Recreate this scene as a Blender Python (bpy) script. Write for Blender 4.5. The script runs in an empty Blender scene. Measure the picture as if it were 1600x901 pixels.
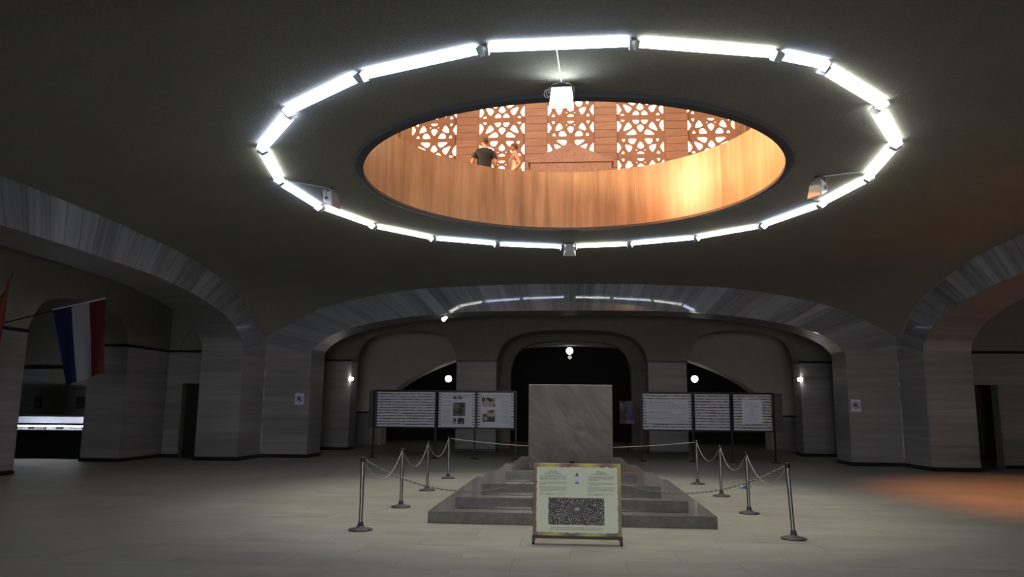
import bpy, bmesh, math, random
from mathutils import Vector, Matrix
random.seed(7)
PI = math.pi
sc = bpy.context.scene
COL = sc.collection

# ------------------------------------------------------------------ camera
F_PX, HZ, ROLL, YAW, EYE = 1186.7, 638.16, .0091, -.0803, 1.682
_p = math.atan((HZ - 450.5) / F_PX)
_F = Vector((math.sin(YAW)*math.cos(_p), math.cos(YAW)*math.cos(_p), math.sin(_p)))
_R0 = Vector((math.cos(YAW), -math.sin(YAW), 0)); _U0 = _R0.cross(_F)
_R = math.cos(ROLL)*_R0 + math.sin(ROLL)*_U0
_U = -math.sin(ROLL)*_R0 + math.cos(ROLL)*_U0
cam_d = bpy.data.cameras.new('camera'); cam = bpy.data.objects.new('camera', cam_d); COL.objects.link(cam)
cam_d.sensor_width = 36; cam_d.sensor_fit = 'HORIZONTAL'; cam_d.lens = F_PX*36/1600
cam_d.clip_end = 300
M = Matrix((( _R.x, _U.x, -_F.x, .04), (_R.y, _U.y, -_F.y, 0), (_R.z, _U.z, -_F.z, EYE), (0, 0, 0, 1)))
cam.matrix_world = M
sc.camera = cam

# ------------------------------------------------------------------ world, big lights, exposure
w = bpy.data.worlds.new('daylight'); sc.world = w; w.use_nodes = True
bg = w.node_tree.nodes['Background']; bg.inputs[0].default_value = (1, .97, .93, 1); bg.inputs[1].default_value = 9
sc.view_settings.view_transform = 'Standard'; sc.view_settings.look = 'None'
sc.view_settings.exposure = 0; sc.view_settings.gamma = 1
sc.view_settings.use_curve_mapping = False

def area(name, loc, target, size, power, color, spread=PI):
    l = bpy.data.lights.new(name, 'AREA'); l.shape = 'RECTANGLE'; l.size, l.size_y = size
    l.energy = power; l.color = color; l.spread = spread
    o = bpy.data.objects.new(name, l); COL.objects.link(o); o.location = loc
    o.rotation_euler = (Vector(target) - Vector(loc)).to_track_quat('-Z', 'Y').to_euler()
    return o
# low sun through the amber windows of the upper hall (left side)
area('upper_window_sun', (-12.2, 13.4, 13.4), (10.8, 16.6, 0), (1.3, .9), 270, (1, .30, .08), math.radians(28))
area('upper_dome_light', (0, 14.6, 17.6), (0, 14.6, 0), (4.8, 4.8), 1600, (1, .95, .78))
area('upper_side_window', (-12.3, 14.2, 9.1), (4, 14.8, 7.2), (5, 1.6), 900, (1, .66, .36), math.radians(70))
area('upper_fill_light', (0, 1.5, 9.6), (0, 25, 10.2), (14, 3.4), 1050, (1, .40, .19))  # added amber fill for the back wall, standing in for unseen front windows
area('front_fill_light', (-.5, -8.85, 1.9), (-.3, 10, 1.6), (5, 3.2), 170, (.80, .88, 1))  # fill lamp added behind the camera to brighten faces turned toward it

# ------------------------------------------------------------------ materials
def S(r, g, b):
    f = lambda c: ((c/255)/12.92 if c/255 <= .04045 else ((c/255+.055)/1.055)**2.4)
    return (f(r), f(g), f(b), 1)

def mat(name, col, rough=.6, metal=0, spec=None, emit=None, estr=0, alpha=None):
    m = bpy.data.materials.new(name); m.use_nodes = True
    b = m.node_tree.nodes['Principled BSDF']
    b.inputs['Base Color'].default_value = (*col[:3], 1)
    b.inputs['Roughness'].default_value = rough; b.inputs['Metallic'].default_value = metal
    if spec is not None: b.inputs['Specular IOR Level'].default_value = spec
    if emit: b.inputs['Emission Color'].default_value = (*emit[:3], 1); b.inputs['Emission Strength'].default_value = estr
    return m

def stone(name, c1, c2, scale=(1, 1, 14), rough=.45, detail=6, space='world', island=.12, bump=.15, rot=None, rough2=None, nscale=1.0, distort=.3, spec=.5, vein=None):
    """banded stone: noise stretched along the layers; every object gets its own shift and tone"""
    m = bpy.data.materials.new(name); m.use_nodes = True
    nt = m.node_tree; N = nt.nodes; L = nt.links; b = N['Principled BSDF']
    tc = N.new('ShaderNodeTexCoord'); geo = N.new('ShaderNodeNewGeometry'); oi = N.new('ShaderNodeObjectInfo')
    mp = N.new('ShaderNodeMapping'); mp.inputs['Scale'].default_value = scale
    if rot:
        mp.vector_type = 'TEXTURE'; mp.inputs['Rotation'].default_value = rot; mp.inputs['Scale'].default_value = tuple(1/q for q in scale)
    L.new((geo.outputs['Position'] if space == 'world' else tc.outputs['Object']), mp.inputs['Vector'])
    ad = N.new('ShaderNodeVectorMath'); ad.operation = 'ADD'
    ml = N.new('ShaderNodeVectorMath'); ml.operation = 'SCALE'; cb = N.new('ShaderNodeCombineXYZ')
    for k in range(3): L.new(oi.outputs['Random'], cb.inputs[k])
    L.new(cb.outputs[0], ml.inputs[0]); ml.inputs['Scale'].default_value = (37 if space != 'world' else 0)
    L.new(mp.outputs[0], ad.inputs[0]); L.new(ml.outputs[0], ad.inputs[1])
    n1 = N.new('ShaderNodeTexNoise'); n1.inputs['Scale'].default_value = nscale; n1.inputs['Detail'].default_value = detail
    n1.inputs['Roughness'].default_value = .62; n1.inputs['Distortion'].default_value = distort
    L.new(ad.outputs[0], n1.inputs['Vector'])
    n2 = N.new('ShaderNodeTexNoise'); n2.inputs['Scale'].default_value = .7; n2.inputs['Detail'].default_value = 3
    L.new(geo.outputs['Position'], n2.inputs['Vector'])
    mx = N.new('ShaderNodeMath'); mx.operation = 'MULTIPLY_ADD'; mx.inputs[1].default_value = .35
    L.new(n2.outputs['Fac'], mx.inputs[0]); L.new(n1.outputs['Fac'], mx.inputs[2])
    rp = N.new('ShaderNodeValToRGB'); L.new(mx.outputs[0], rp.inputs[0])
    rp.color_ramp.elements[0].position = .45; rp.color_ramp.elements[1].position = .95
    rp.color_ramp.elements[0].color = (*c1[:3], 1); rp.color_ramp.elements[1].color = (*c2[:3], 1)
    hs = N.new('ShaderNodeHueSaturation'); L.new(rp.outputs[0], hs.inputs['Color'])
    mr = N.new('ShaderNodeMapRange'); mr.inputs['To Min'].default_value = 1-island; mr.inputs['To Max'].default_value = 1+island
    L.new(oi.outputs['Random'], mr.inputs['Value']); L.new(mr.outputs[0], hs.inputs['Value'])
    L.new(hs.outputs[0], b.inputs['Base Color'])
    if vein:
        wv = N.new('ShaderNodeTexNoise'); wv.inputs['Scale'].default_value = vein[0]; wv.inputs['Detail'].default_value = 5; wv.inputs['Distortion'].default_value = 1.2
        L.new(ad.outputs[0], wv.inputs['Vector'])
        vr = N.new('ShaderNodeValToRGB'); vr.color_ramp.elements[0].position = .485; vr.color_ramp.elements[1].position = .5
        vr.color_ramp.elements[0].color = (0, 0, 0, 1); vr.color_ramp.elements[1].color = (1, 1, 1, 1)
        e = vr.color_ramp.elements.new(.515); e.color = (0, 0, 0, 1)
        L.new(wv.outputs['Fac'], vr.inputs[0])
        mm = N.new('ShaderNodeMix'); mm.data_type = 'RGBA'; mm.inputs['B'].default_value = (*vein[1][:3], 1)
        sc_ = N.new('ShaderNodeMath'); sc_.operation = 'MULTIPLY'; sc_.inputs[1].default_value = vein[2]
        L.new(vr.outputs[0], sc_.inputs[0]); L.new(sc_.outputs[0], mm.inputs['Factor'])
        L.new(hs.outputs[0], mm.inputs['A']); L.new(mm.outputs['Result'], b.inputs['Base Color'])
    b.inputs['Specular IOR Level'].default_value = spec
    if rough2 is None: b.inputs['Roughness'].default_value = rough
    else:
        r2 = N.new('ShaderNodeMapRange'); r2.inputs['From Min'].default_value = .35; r2.inputs['From Max'].default_value = .65
        r2.inputs['To Min'].default_value = rough; r2.inputs['To Max'].default_value = rough2
        L.new(n1.outputs['Fac'], r2.inputs['Value']); L.new(r2.outputs[0], b.inputs['Roughness'])
    if bump:
        bp = N.new('ShaderNodeBump'); bp.inputs['Strength'].default_value = bump; bp.inputs['Distance'].default_value = .01
        L.new(n1.outputs['Fac'], bp.inputs['Height']); L.new(bp.outputs[0], b.inputs['Normal'])
    return m

m_wall = stone('grey_travertine', (.19, .19, .197), (.34, .34, .355), (.2, .2, 5), rough=.42, island=.13, bump=.1)
m_vous = stone('arch_travertine', (.14, .15, .17), (.34, .355, .39), (4, .3, .2), rough=.02, rough2=.05, space='object', island=.22, bump=.006, spec=.6)
m_floor = stone('floor_stone', (.24, .245, .215), (.34, .345, .305), (.6, 2.0, 1), rough=.5, rough2=.65, space='object', island=.05, bump=.04, nscale=1.6, spec=.35)
m_ceil = stone('textured_plaster', (.185, .185, .16), (.26, .26, .225), (1, 1, 1), rough=.9, nscale=28, bump=.9, island=0, spec=.2)
m_plaster = stone('pale_plaster', (.19, .187, .165), (.24, .235, .21), (1, 1, 1), rough=.8, nscale=3, bump=.1, island=0)
m_pale = stone('pale_distemper', (.50, .485, .43), (.58, .565, .50), (1, 1, 1), rough=.8, nscale=3, bump=.1, island=0)
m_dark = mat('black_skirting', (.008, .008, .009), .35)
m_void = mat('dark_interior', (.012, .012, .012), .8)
m_tomb = stone('polished_granite', (.125, .115, .10), (.255, .24, .215), (.45, .5, 1.7), rot=(0, math.radians(48), 0), rough=.5, spec=.25, space='world', island=.0, bump=.0, nscale=1.3, distort=2.2, vein=(.9, (.34, .32, .29), .3))
m_step = stone('step_granite', (.12, .115, .108), (.21, .205, .19), (1, 1, 1), spec=.4, rough=.16, nscale=9, island=.05, bump=0)
m_amber = stone('upper_travertine', (.27, .165, .10), (.55, .38, .24), (5, 5, .4), rough=.35, island=.05, bump=.05, nscale=1)
m_amberh = stone('upper_stone_blocks', (.42, .24, .15), (.60, .37, .25), (1.5, 1.5, 9), rough=.55, island=.1, bump=.1)
m_latt = stone('lattice_stone', (.42, .23, .14), (.54, .32, .21), (2, 2, 2), rough=.6, nscale=3, island=.03, bump=.1)
m_port = stone('rose_marble', (.36, .2, .14), (.6, .38, .28), (2, 2, 2), rough=.35, nscale=2.5, island=0, bump=0, distort=2)
m_rim = mat('rim_paint', (.05, .054, .06), .5)
m_house = mat('white_enamel', (.7, .72, .75), .4)
def emis(name, c, s):
    m = mat(name, (.8, .8, .8), .5, emit=c, estr=s); return m
LS = 14
m_tw = emis('tube_white', (.97, 1, .93), LS)
m_tb = emis('tube_blue', (.66, .74, 1.0), LS*1.1)
m_flood_on = emis('flood_glass_lit', (.95, 1, .98), 26)
m_flood_off = mat('flood_glass', (.5, .52, .55), .15)
m_globe = emis('globe_lit', (1, .98, .92), 7)
m_globe2 = emis('globe_dim', (1, .98, .92), .45)
m_sconce = emis('sconce_lit', (1, .93, .8), 24)
m_steel = mat('brushed_steel', (.30, .30, .31), .38, 1)
m_chrome = mat('chrome', (.6, .6, .62), .2, 1)
m_rubber = mat('grey_rubber', (.06, .06, .068), .5)
m_cap = mat('black_plastic', (.015, .015, .017), .4)
m_cord = mat('white_cord', (.34, .34, .33), .6)
m_link = mat('dull_chain', (.16, .155, .14), .45, .6)
m_black = mat('black_metal', (.012, .012, .014), .4, .3)
m_paper = mat('white_panel', (.60, .63, .72), .5)
m_paper2 = mat('text_panel', (.38, .39, .44), .5)
m_paperw = mat('notice_paper', (.70, .74, .86), .5)
m_creamp = mat('cream_panel', (.58, .60, .63), .5)
m_ink = mat('black_ink', (.02, .02, .03), .6)
m_txt = mat('grey_ink', (.24, .25, .31), .6)
m_red = mat('flag_red', (.16, .02, .02), .8)
m_white = mat('flag_white', (.42, .42, .48), .8)
m_blue = mat('flag_blue', (.022, .022, .12), .8)
m_bottle = mat('bottle_plastic', (.35, .5, .7), .1)
m_bcap = mat('bottle_cap', (.03, .12, .4), .4)
m_parch = mat('parchment', (.82, .88, .70), .6)
m_greenink = mat('parchment_ink', (.10, .13, .11), .6)
m_skin = mat('skin', (.55, .30, .21), .5)
m_hair = mat('brown_hair', (.09, .045, .025), .7)
m_tee = mat('black_cotton', (.02, .02, .025), .9)
m_jean = mat('dark_denim', (.03, .04, .08), .9)
m_tank = mat('beige_cotton', (.72, .68, .52), .9)
m_glassblk = mat('eyeglasses', (.02, .02, .02), .2)
m_wood = mat('dark_wood_door', (.02, .015, .012), .5)

def photo_mat(name, scale, lo, hi, seed=0, contrast=(.4, .6), kind='noise'):
    m = bpy.data.materials.new(name); m.use_nodes = True; nt = m.node_tree; N = nt.nodes; L = nt.links; b = N['Principled BSDF']
    tc = N.new('ShaderNodeTexCoord'); mp = N.new('ShaderNodeMapping'); mp.inputs['Location'].default_value = (seed, seed, seed)
    L.new(tc.outputs['Object'], mp.inputs[0])
    if kind == 'noise':
        n = N.new('ShaderNodeTexNoise'); n.inputs['Detail'].default_value = 4; out = n.outputs['Fac']
    else:
        n = N.new('ShaderNodeTexVoronoi'); out = n.outputs['Distance']
    n.inputs['Scale'].default_value = scale; L.new(mp.outputs[0], n.inputs['Vector'])
    r = N.new('ShaderNodeValToRGB'); r.color_ramp.elements[0].position, r.color_ramp.elements[1].position = contrast
    r.color_ramp.elements[0].color = (*lo, 1); r.color_ramp.elements[1].color = (*hi, 1)
    L.new(out, r.inputs[0]); L.new(r.outputs[0], b.inputs['Base Color']); b.inputs['Roughness'].default_value = .5
    return m
m_ph1 = photo_mat('photo_dark', 6, (.012, .012, .012), (.16, .15, .13))
m_ph2 = photo_mat('photo_figures', 5, (.012, .012, .014), (.38, .36, .33), 3.3, (.5, .56))
m_ph3 = photo_mat('photo_portrait', 14, (.01, .01, .012), (.42, .42, .42), 5.1, (.5, .54))
m_ph4 = photo_mat('photo_blue', 5, (.03, .03, .07), (.14, .15, .24), 1.7)

# crowd photograph on the information board
def crowd_mat():
    m = bpy.data.materials.new('crowd_photo'); m.use_nodes = True; nt = m.node_tree; N = nt.nodes; L = nt.links; b = N['Principled BSDF']
    tc = N.new('ShaderNodeTexCoord')
    v = N.new('ShaderNodeTexVoronoi'); v.inputs['Scale'].default_value = 62; L.new(tc.outputs['Object'], v.inputs['Vector'])
    r = N.new('ShaderNodeValToRGB'); r.color_ramp.elements[0].position = .24; r.color_ramp.elements[1].position = .42
    r.color_ramp.elements[0].color = (.62, .6, .55, 1); r.color_ramp.elements[1].color = (.018, .014, .014, 1)
    L.new(v.outputs['Distance'], r.inputs[0])
    # fewer pale heads around the middle, and a grey disc in the middle
    sp = N.new('ShaderNodeVectorMath'); sp.operation = 'LENGTH'
    mp = N.new('ShaderNodeMapping'); mp.inputs['Scale'].default_value = (1, 1, 1.6); mp.inputs['Location'].default_value = (0, 0, -.045)
    L.new(tc.outputs['Object'], mp.inputs[0]); L.new(mp.outputs[0], sp.inputs[0])
    r2 = N.new('ShaderNodeValToRGB'); L.new(sp.outputs['Value'], r2.inputs[0])
    r2.color_ramp.elements[0].position = .012; r2.color_ramp.elements[0].color = (.45, .45, .45, 1)
    r2.color_ramp.elements[1].position = .05; r2.color_ramp.elements[1].color = (.05, .05, .05, 1)
    e = r2.color_ramp.elements.new(.13); e.color = (.09, .09, .08, 1)
    f = N.new('ShaderNodeMapRange'); f.inputs['From Min'].default_value = .07; f.inputs['From Max'].default_value = .17
    L.new(sp.outputs['Value'], f.inputs['Value'])
    mm = N.new('ShaderNodeMix'); mm.data_type = 'RGBA'
    L.new(f.outputs[0], mm.inputs['Factor']); L.new(r2.outputs[0], mm.inputs['A']); L.new(r.outputs[0], mm.inputs['B'])
    L.new(mm.outputs['Result'], b.inputs['Base Color']); b.inputs['Roughness'].default_value = .5
    return m
m_crowd = crowd_mat()

def border_mat():
    m = bpy.data.materials.new('painted_border'); m.use_nodes = True; nt = m.node_tree; N = nt.nodes; L = nt.links; b = N['Principled BSDF']
    tc = N.new('ShaderNodeTexCoord'); n = N.new('ShaderNodeTexWave'); n.inputs['Scale'].default_value = .62; n.inputs['Distortion'].default_value = 3.0
    n.inputs['Phase Offset'].default_value = 1.2
    L.new(tc.outputs['Object'], n.inputs['Vector'])
    r = N.new('ShaderNodeValToRGB'); r.color_ramp.elements[0].color = (.22, .11, .07, 1); r.color_ramp.elements[1].color = (.62, .62, .09, 1)
    e = r.color_ramp.elements.new(.55); e.color = (.48, .38, .16, 1)
    L.new(n.outputs['Fac'], r.inputs[0]); L.new(r.outputs[0], b.inputs['Base Color']); b.inputs['Roughness'].default_value = .5
    return m
m_border = border_mat()

m_pane = bpy.data.materials.new('amber_glass'); m_pane.use_nodes = True
_nt = m_pane.node_tree; _nt.nodes.clear()
_o = _nt.nodes.new('ShaderNodeOutputMaterial'); _t = _nt.nodes.new('ShaderNodeBsdfTransparent'); _t.inputs[0].default_value = (1, .82, .66, 1)
_nt.links.new(_t.outputs[0], _o.inputs[0])
m_glass = bpy.data.materials.new('clear_glass'); m_glass.use_nodes = True
_nt = m_glass.node_tree; _nt.nodes.clear()
_o = _nt.nodes.new('ShaderNodeOutputMaterial'); _t = _nt.nodes.new('ShaderNodeBsdfTransparent'); _g = _nt.nodes.new('ShaderNodeBsdfGlossy')
_g.inputs['Roughness'].default_value = .03; _x = _nt.nodes.new('ShaderNodeMixShader'); _x.inputs[0].default_value = .12
_nt.links.new(_t.outputs[0], _x.inputs[1]); _nt.links.new(_g.outputs[0], _x.inputs[2]); _nt.links.new(_x.outputs[0], _o.inputs[0])

# ------------------------------------------------------------------ helpers
def obj(name, data, m=None, parent=None, loc=None):
    """data: bmesh or mesh -> one mesh object"""
    if isinstance(data, bmesh.types.BMesh):
        me = bpy.data.meshes.new(name); bmesh.ops.recalc_face_normals(data, faces=data.faces); data.to_mesh(me); data.free()
    else: me = data
    if m:
        me.materials.clear()
        for k in (m if isinstance(m, (list, tuple)) else [m]): me.materials.append(k)
    o = bpy.data.objects.new(name, me); COL.objects.link(o)
    if parent is not None: o.parent = parent
    if loc is not None: o.location = loc
    return o
def thing(name, label, cat, loc=(0, 0, 0), rz=0, group=None):
    o = bpy.data.objects.new(name, None); COL.objects.link(o); o.empty_display_size = .1
    o.location = loc; o.rotation_euler = (0, 0, rz); return tag(o, label, cat, group)
def tag(o, label=None, cat=None, group=None, kind=None):
    if label: o['label'] = label
    if cat: o['category'] = cat
    if group: o['group'] = group
    if kind: o['kind'] = kind
    return o
def struct(name, data, m, parent=None, label=None):
    o = obj(name, data, m, parent)
    if parent is None: o['kind'] = 'structure'
    if label: o['label'] = label
    return o
def smooth(o, ang=40):
    for p in o.data.polygons: p.use_smooth = True
    try: o.data.set_sharp_from_angle(angle=math.radians(ang))
    except Exception: pass
    return o
def box(bm, x0, x1, y0, y1, z0, z1, mtx=None, bev=0):
    v = [bm.verts.new((x, y, z)) for z in (z0, z1) for y in (y0, y1) for x in (x0, x1)]
    fs = [bm.faces.new([v[i] for i in q]) for q in ((0, 2, 3, 1), (4, 5, 7, 6), (0, 1, 5, 4), (2, 6, 7, 3), (0, 4, 6, 2), (1, 3, 7, 5))]
    if bev:
        es = set(e for f in fs for e in f.edges)
        r = bmesh.ops.bevel(bm, geom=list(es), offset=bev, segments=1, affect='EDGES')
    if mtx is not None: bmesh.ops.transform(bm, matrix=mtx, verts=v if not bev else list(bm.verts))
    return v
def bx(*a, **k):
    bm = bmesh.new(); box(bm, *a, **k); return bm
def tube(bm, pts, r, n=8, cap=True, closed=False):
    pts = [Vector(p) for p in pts]; rings = []; m = len(pts)
    rr = r if isinstance(r, (list, tuple)) else [r]*m
    up = Vector((0, 0, 1))
    for i, p in enumerate(pts):
        if closed: t = pts[(i+1) % m] - pts[i-1]
        else: t = (pts[min(i+1, m-1)] - pts[max(i-1, 0)])
        t.normalize()
        a = t.cross(up if abs(t.z) < .95 else Vector((1, 0, 0))).normalized(); b = t.cross(a)
        rings.append([bm.verts.new(p + rr[i]*(math.cos(2*PI*k/n)*a + math.sin(2*PI*k/n)*b)) for k in range(n)])
    for i in range(m if closed else m-1):
        A, B = rings[i], rings[(i+1) % m]
        for k in range(n): bm.faces.new((A[k], A[(k+1) % n], B[(k+1) % n], B[k]))
    if cap and not closed: bm.faces.new(rings[0]); bm.faces.new(rings[-1][::-1])
def lathe(bm, prof, n=24, c=(0, 0, 0)):
    rings = []
    for r, z in prof:
        if r < 1e-6: rings.append([bm.verts.new((c[0], c[1], c[2]+z))])
        else: rings.append([bm.verts.new((c[0]+r*math.cos(2*PI*k/n), c[1]+r*math.sin(2*PI*k/n), c[2]+z)) for k in range(n)])
    for A, B in zip(rings, rings[1:]):
        for k in range(n):
            if len(A) == 1 and len(B) == 1: continue
            if len(A) == 1: bm.faces.new((A[0], B[k], B[(k+1) % n]))
            elif len(B) == 1: bm.faces.new((A[k], A[(k+1) % n], B[0]))
            else: bm.faces.new((A[k], A[(k+1) % n], B[(k+1) % n], B[k]))
def prism(bm, poly, d0, d1, ax='y'):
    """2D polygon (u,z) extruded along y (or x)"""
    f = (lambda u, d, z: (u, d, z)) if ax == 'y' else (lambda u, d, z: (d, u, z))
    A = [bm.verts.new(f(u, d0, z)) for u, z in poly]; B = [bm.verts.new(f(u, d1, z)) for u, z in poly]
    bm.faces.new(A); bm.faces.new(B[::-1]); n = len(A)
    for k in range(n): bm.faces.new((A[k], B[k], B[(k+1) % n], A[(k+1) % n]))
def lerp_tab(t, x):
    for (a, b), (c, d) in zip(t, t[1:]):
        if x <= c: return b + (d-b)*(x-a)/(c-a)
    return t[-1][1]
def sm_tab(tab, n):
    """Catmull-Rom resample of a (u,z) table into n+1 points"""
    P = [Vector(p) for p in tab]; P = [2*P[0]-P[1]] + P + [2*P[-1]-P[-2]]
    out = []; m = len(P)-3
    for i in range(n+1):
        t = i/n*m; k = min(int(t), m-1); t -= k
        a, b, c, d = P[k:k+4]
        out.append(tuple(.5*((2*b)+(c-a)*t+(2*a-5*b+4*c-d)*t*t+(3*b-a-3*c+d)*t**3)))
    return out

# ------------------------------------------------------------------ hall shell
HC = 14.6; HL = 10.4; YB, YF, HX = 25.2, 4.0, 10.4
TH = 1.35
EXTR = [(0, 5.83), (1.6, 5.82), (3.2, 5.77), (5.3, 5.66), (7.3, 5.33), (8.6, 4.99), (9.4, 4.62), (9.95, 4.25), (10.4, 3.8)]
INTR = [(0, 4.93), (1.6, 4.92), (3.3, 4.89), (5.2, 4.75), (6.7, 4.52), (7.75, 4.25), (8.4, 3.95), (8.72, 3.65), (8.8, 3.45)]
EX = sm_tab(EXTR, 60); IN = sm_tab(INTR, 60)
def ez(u): return lerp_tab(EX, min(abs(u), 10.4))
HY = (YB-YF)/2
def ceil_z(x, y):
    u = max(-1, min(1, x/HX)); v = max(-1, min(1, (y-HC)/HY))
    du = 5.83-ez(u*10.4); dv = 5.83-ez(v*10.4); D = 5.83-3.8
    return 5.83 + .43*(1-u*u)*(1-v*v) - du*dv/D

R_IN, R_LIP = 4.03, 4.18
def hall_ceiling():
    bm = bmesh.new(); na = 128; nr = 40; rings = []
    for j in range(nr+1):
        t = j/nr; row = []
        for i in range(na):
            a = 2*PI*i/na; c, s = math.cos(a), math.sin(a)
            # outer point on the square
            k = min(HX/abs(c) if abs(c) > 1e-9 else 1e9, HY/abs(s) if abs(s) > 1e-9 else 1e9)
            ri = R_LIP; r = ri + (k-ri)*t
            x, y = r*c, HC + r*s
            row.append(bm.verts.new((x, y, ceil_z(x, y))))
        rings.append(row)
    for A, B in zip(rings, rings[1:]):
        for i in range(na): bm.faces.new((A[i], A[(i+1) % na], B[(i+1) % na], B[i]))
    return bm
o = smooth(struct('ceiling', hall_ceiling(), m_ceil), 60)
# lip round the opening
bm = bmesh.new(); na = 128
prof = [(R_LIP-.01, 6.40), (R_LIP+.03, 6.21), (R_LIP, 6.195), (R_LIP, 6.13), (R_LIP-.05, 6.12), (R_IN, 6.12), (R_IN, 6.175), (R_LIP, 6.175)]
lathe(bm, prof, na, (0, HC, 0)); smooth(struct('trim_1', bm, m_rim), 30)

def arcade(openings, y0, y1, u0, u1, ztop, zb=0):
    """wall in the u-z plane between depth y0,y1; openings = list of point lists [(u,z)...] left to right starting/ending at floor"""
    bm = bmesh.new()
    def P(u, y, z): return bm.verts.new((u, y, z))
    def quad(a, b, c, d): bm.faces.new((a, b, c, d))
    cur = u0
    def solid(a, b):
        if b-a > 1e-4:
            for y in (y0, y1): quad(P(a, y, zb), P(b, y, zb), P(b, y, ztop), P(a, y, ztop))
    for op in openings:
        solid(cur, op[0][0])
        for (a, za), (b, zb_) in zip(op, op[1:]):
            if abs(a-b) > 1e-5:
                for y in (y0, y1): quad(P(a, y, za), P(b, y, zb_), P(b, y, ztop), P(a, y, ztop))
            quad(P(a, y0, za), P(b, y0, zb_), P(b, y1, zb_), P(a, y1, za))
        cur = op[-1][0]
    solid(cur, u1)
    quad(P(u0, y0, ztop), P(u1, y0, ztop), P(u1, y1, ztop), P(u0, y1, ztop))
    for u in (u0, u1): quad(P(u, y0, zb), P(u, y1, zb), P(u, y1, ztop), P(u, y0, ztop))
    bmesh.ops.remove_doubles(bm, verts=bm.verts, dist=1e-4)
    return bm
def mirror_open(tab, uc=0, scale=1):
    r = [(uc+u*scale, z) for u, z in tab]; l = [(uc-u*scale, z) for u, z in tab[::-1]]
    pts = l + r[1:]
    return [(pts[0][0], 0)] + pts + [(pts[-1][0], 0)]
OPEN = mirror_open(IN)
def xform(bm, m): bmesh.ops.transform(bm, matrix=m, verts=bm.verts); return bm
# back / front along x, side walls turned by 90 degrees
def place_b(bm): return bm
ROT = {
 'back': Matrix.Translation((0, YB, 0)),
 'front': Matrix.Translation((0, YF, 0)) @ Matrix.Rotation(PI, 4, 'Z'),
 'left': Matrix.Translation((-HX, HC, 0)) @ Matrix.Rotation(PI/2, 4, 'Z'),
 'right': Matrix.Translation((HX, HC, 0)) @ Matrix.Rotation(-PI/2, 4, 'Z'),
}
for side in ('back', 'front', 'left', 'right'):
    ext = HX+TH if side in ('back', 'front') else HY
    wobj = struct('wall_'+side, xform(arcade([OPEN], 0, TH, -ext, ext, 6.45), ROT[side]), m_wall)
    # facing stones of the arch: each voussoir its own object (local z radial)
    if side != 'front':
        # arc-length fractions on both curves
        def full(tab): return [(-u, z) for u, z in tab[::-1]] + tab[1:]
        fi, fe = full(IN), full(EX)
        def arclen(c):
            s = [0]
            for a, b in zip(c, c[1:]): s.append(s[-1]+math.hypot(b[0]-a[0], b[1]-a[1]))
            return s
        si, se = arclen(fi), arclen(fe)
        def at(c, s, t):
            t *= s[-1]
            for k in range(len(s)-1):
                if t <= s[k+1]+1e-9:
                    q = (t-s[k])/(s[k+1]-s[k]); return (c[k][0]+(c[k+1][0]-c[k][0])*q, c[k][1]+(c[k+1][1]-c[k][1])*q)
            return c[-1]
        nv = 38; cuts = [0]
        for k in range(nv): cuts.append(cuts[-1]+random.uniform(.75, 1.3))
        cuts = [c/cuts[-1] for c in cuts]
        cuts[-1] = 1.0
        for k in range(nv):
            t0, t1 = cuts[k]+.0005, cuts[k+1]-.0005
            q = [at(fi, si, t0), at(fi, si, (t0+t1)/2), at(fi, si, t1), at(fe, se, t1), at(fe, se, (t0+t1)/2), at(fe, se, t0)]
            cxv = sum(p[0] for p in q)/6; czv = sum(p[1] for p in q)/6
            d = Vector((q[4][0]-q[1][0], q[4][1]-q[1][1])).normalized(); ang = math.atan2(d.x, d.y)
            bm = bmesh.new(); ca, sa = math.cos(ang), math.sin(ang)
            loc2 = [((u-cxv)*ca-(z-czv)*sa, (u-cxv)*sa+(z-czv)*ca) for u, z in q]
            prism(bm, loc2, -.012-random.uniform(0, .004), 0.0)
            vo = obj('voussoir', bm, m_vous, wobj)
            vo.matrix_local = ROT[side] @ Matrix.Translation((cxv, 0, czv)) @ Matrix.Rotation(ang, 4, 'Y')
        # pier slabs below the springing, on the inner face
        for sgn in (-1, 1):
            zc = [.12, .75, 1.42, 2.05, 2.72, 3.3]
            for za, zb_ in zip(zc, zc[1:]+[3.62]):
                a, b = (8.8, ext if side not in ('back', 'front') else HX)
                b = min(b, HY if side in ('left', 'right') else HX)
                u0, u1 = (a, b) if sgn > 0 else (-b, -a)
                for q0, q1 in ((u0, u1),):
                    po = obj('stone_slab', bx(q0+.003, q1-.003, -.012, 0, za+.002, zb_-.002), m_wall, wobj)
                    po.matrix_local = ROT[side]
                # jamb slabs
                uj = (8.8-.012, 8.8) if sgn > 0 else (-8.8, -8.8+.012)
                po = obj('stone_slab', bx(uj[0], uj[1], .0, TH, za+.002, zb_-.002), m_wall, wobj); po.matrix_local = ROT[side]
            # fill between the last course and the springing corner wedge
    # skirting
    bm = bmesh.new()
    for sgn in (-1, 1):
        b = HX if side in ('back', 'front') else HY
        lo, hi = sorted((sgn*8.8, sgn*b)); box(bm, lo if sgn > 0 else lo, hi, -.03, 0, 0, .12)
        lo, hi = sorted((sgn*(8.8-.03), sgn*8.8)); box(bm, lo, hi, -.03, TH+.03, 0, .12)
        e2 = ext; lo, hi = sorted((sgn*8.8, sgn*(e2)));  box(bm, lo, hi, TH, TH+.03, 0, .12)
    struct('baseboard_'+side, xform(bm, ROT[side]), m_dark)

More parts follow.
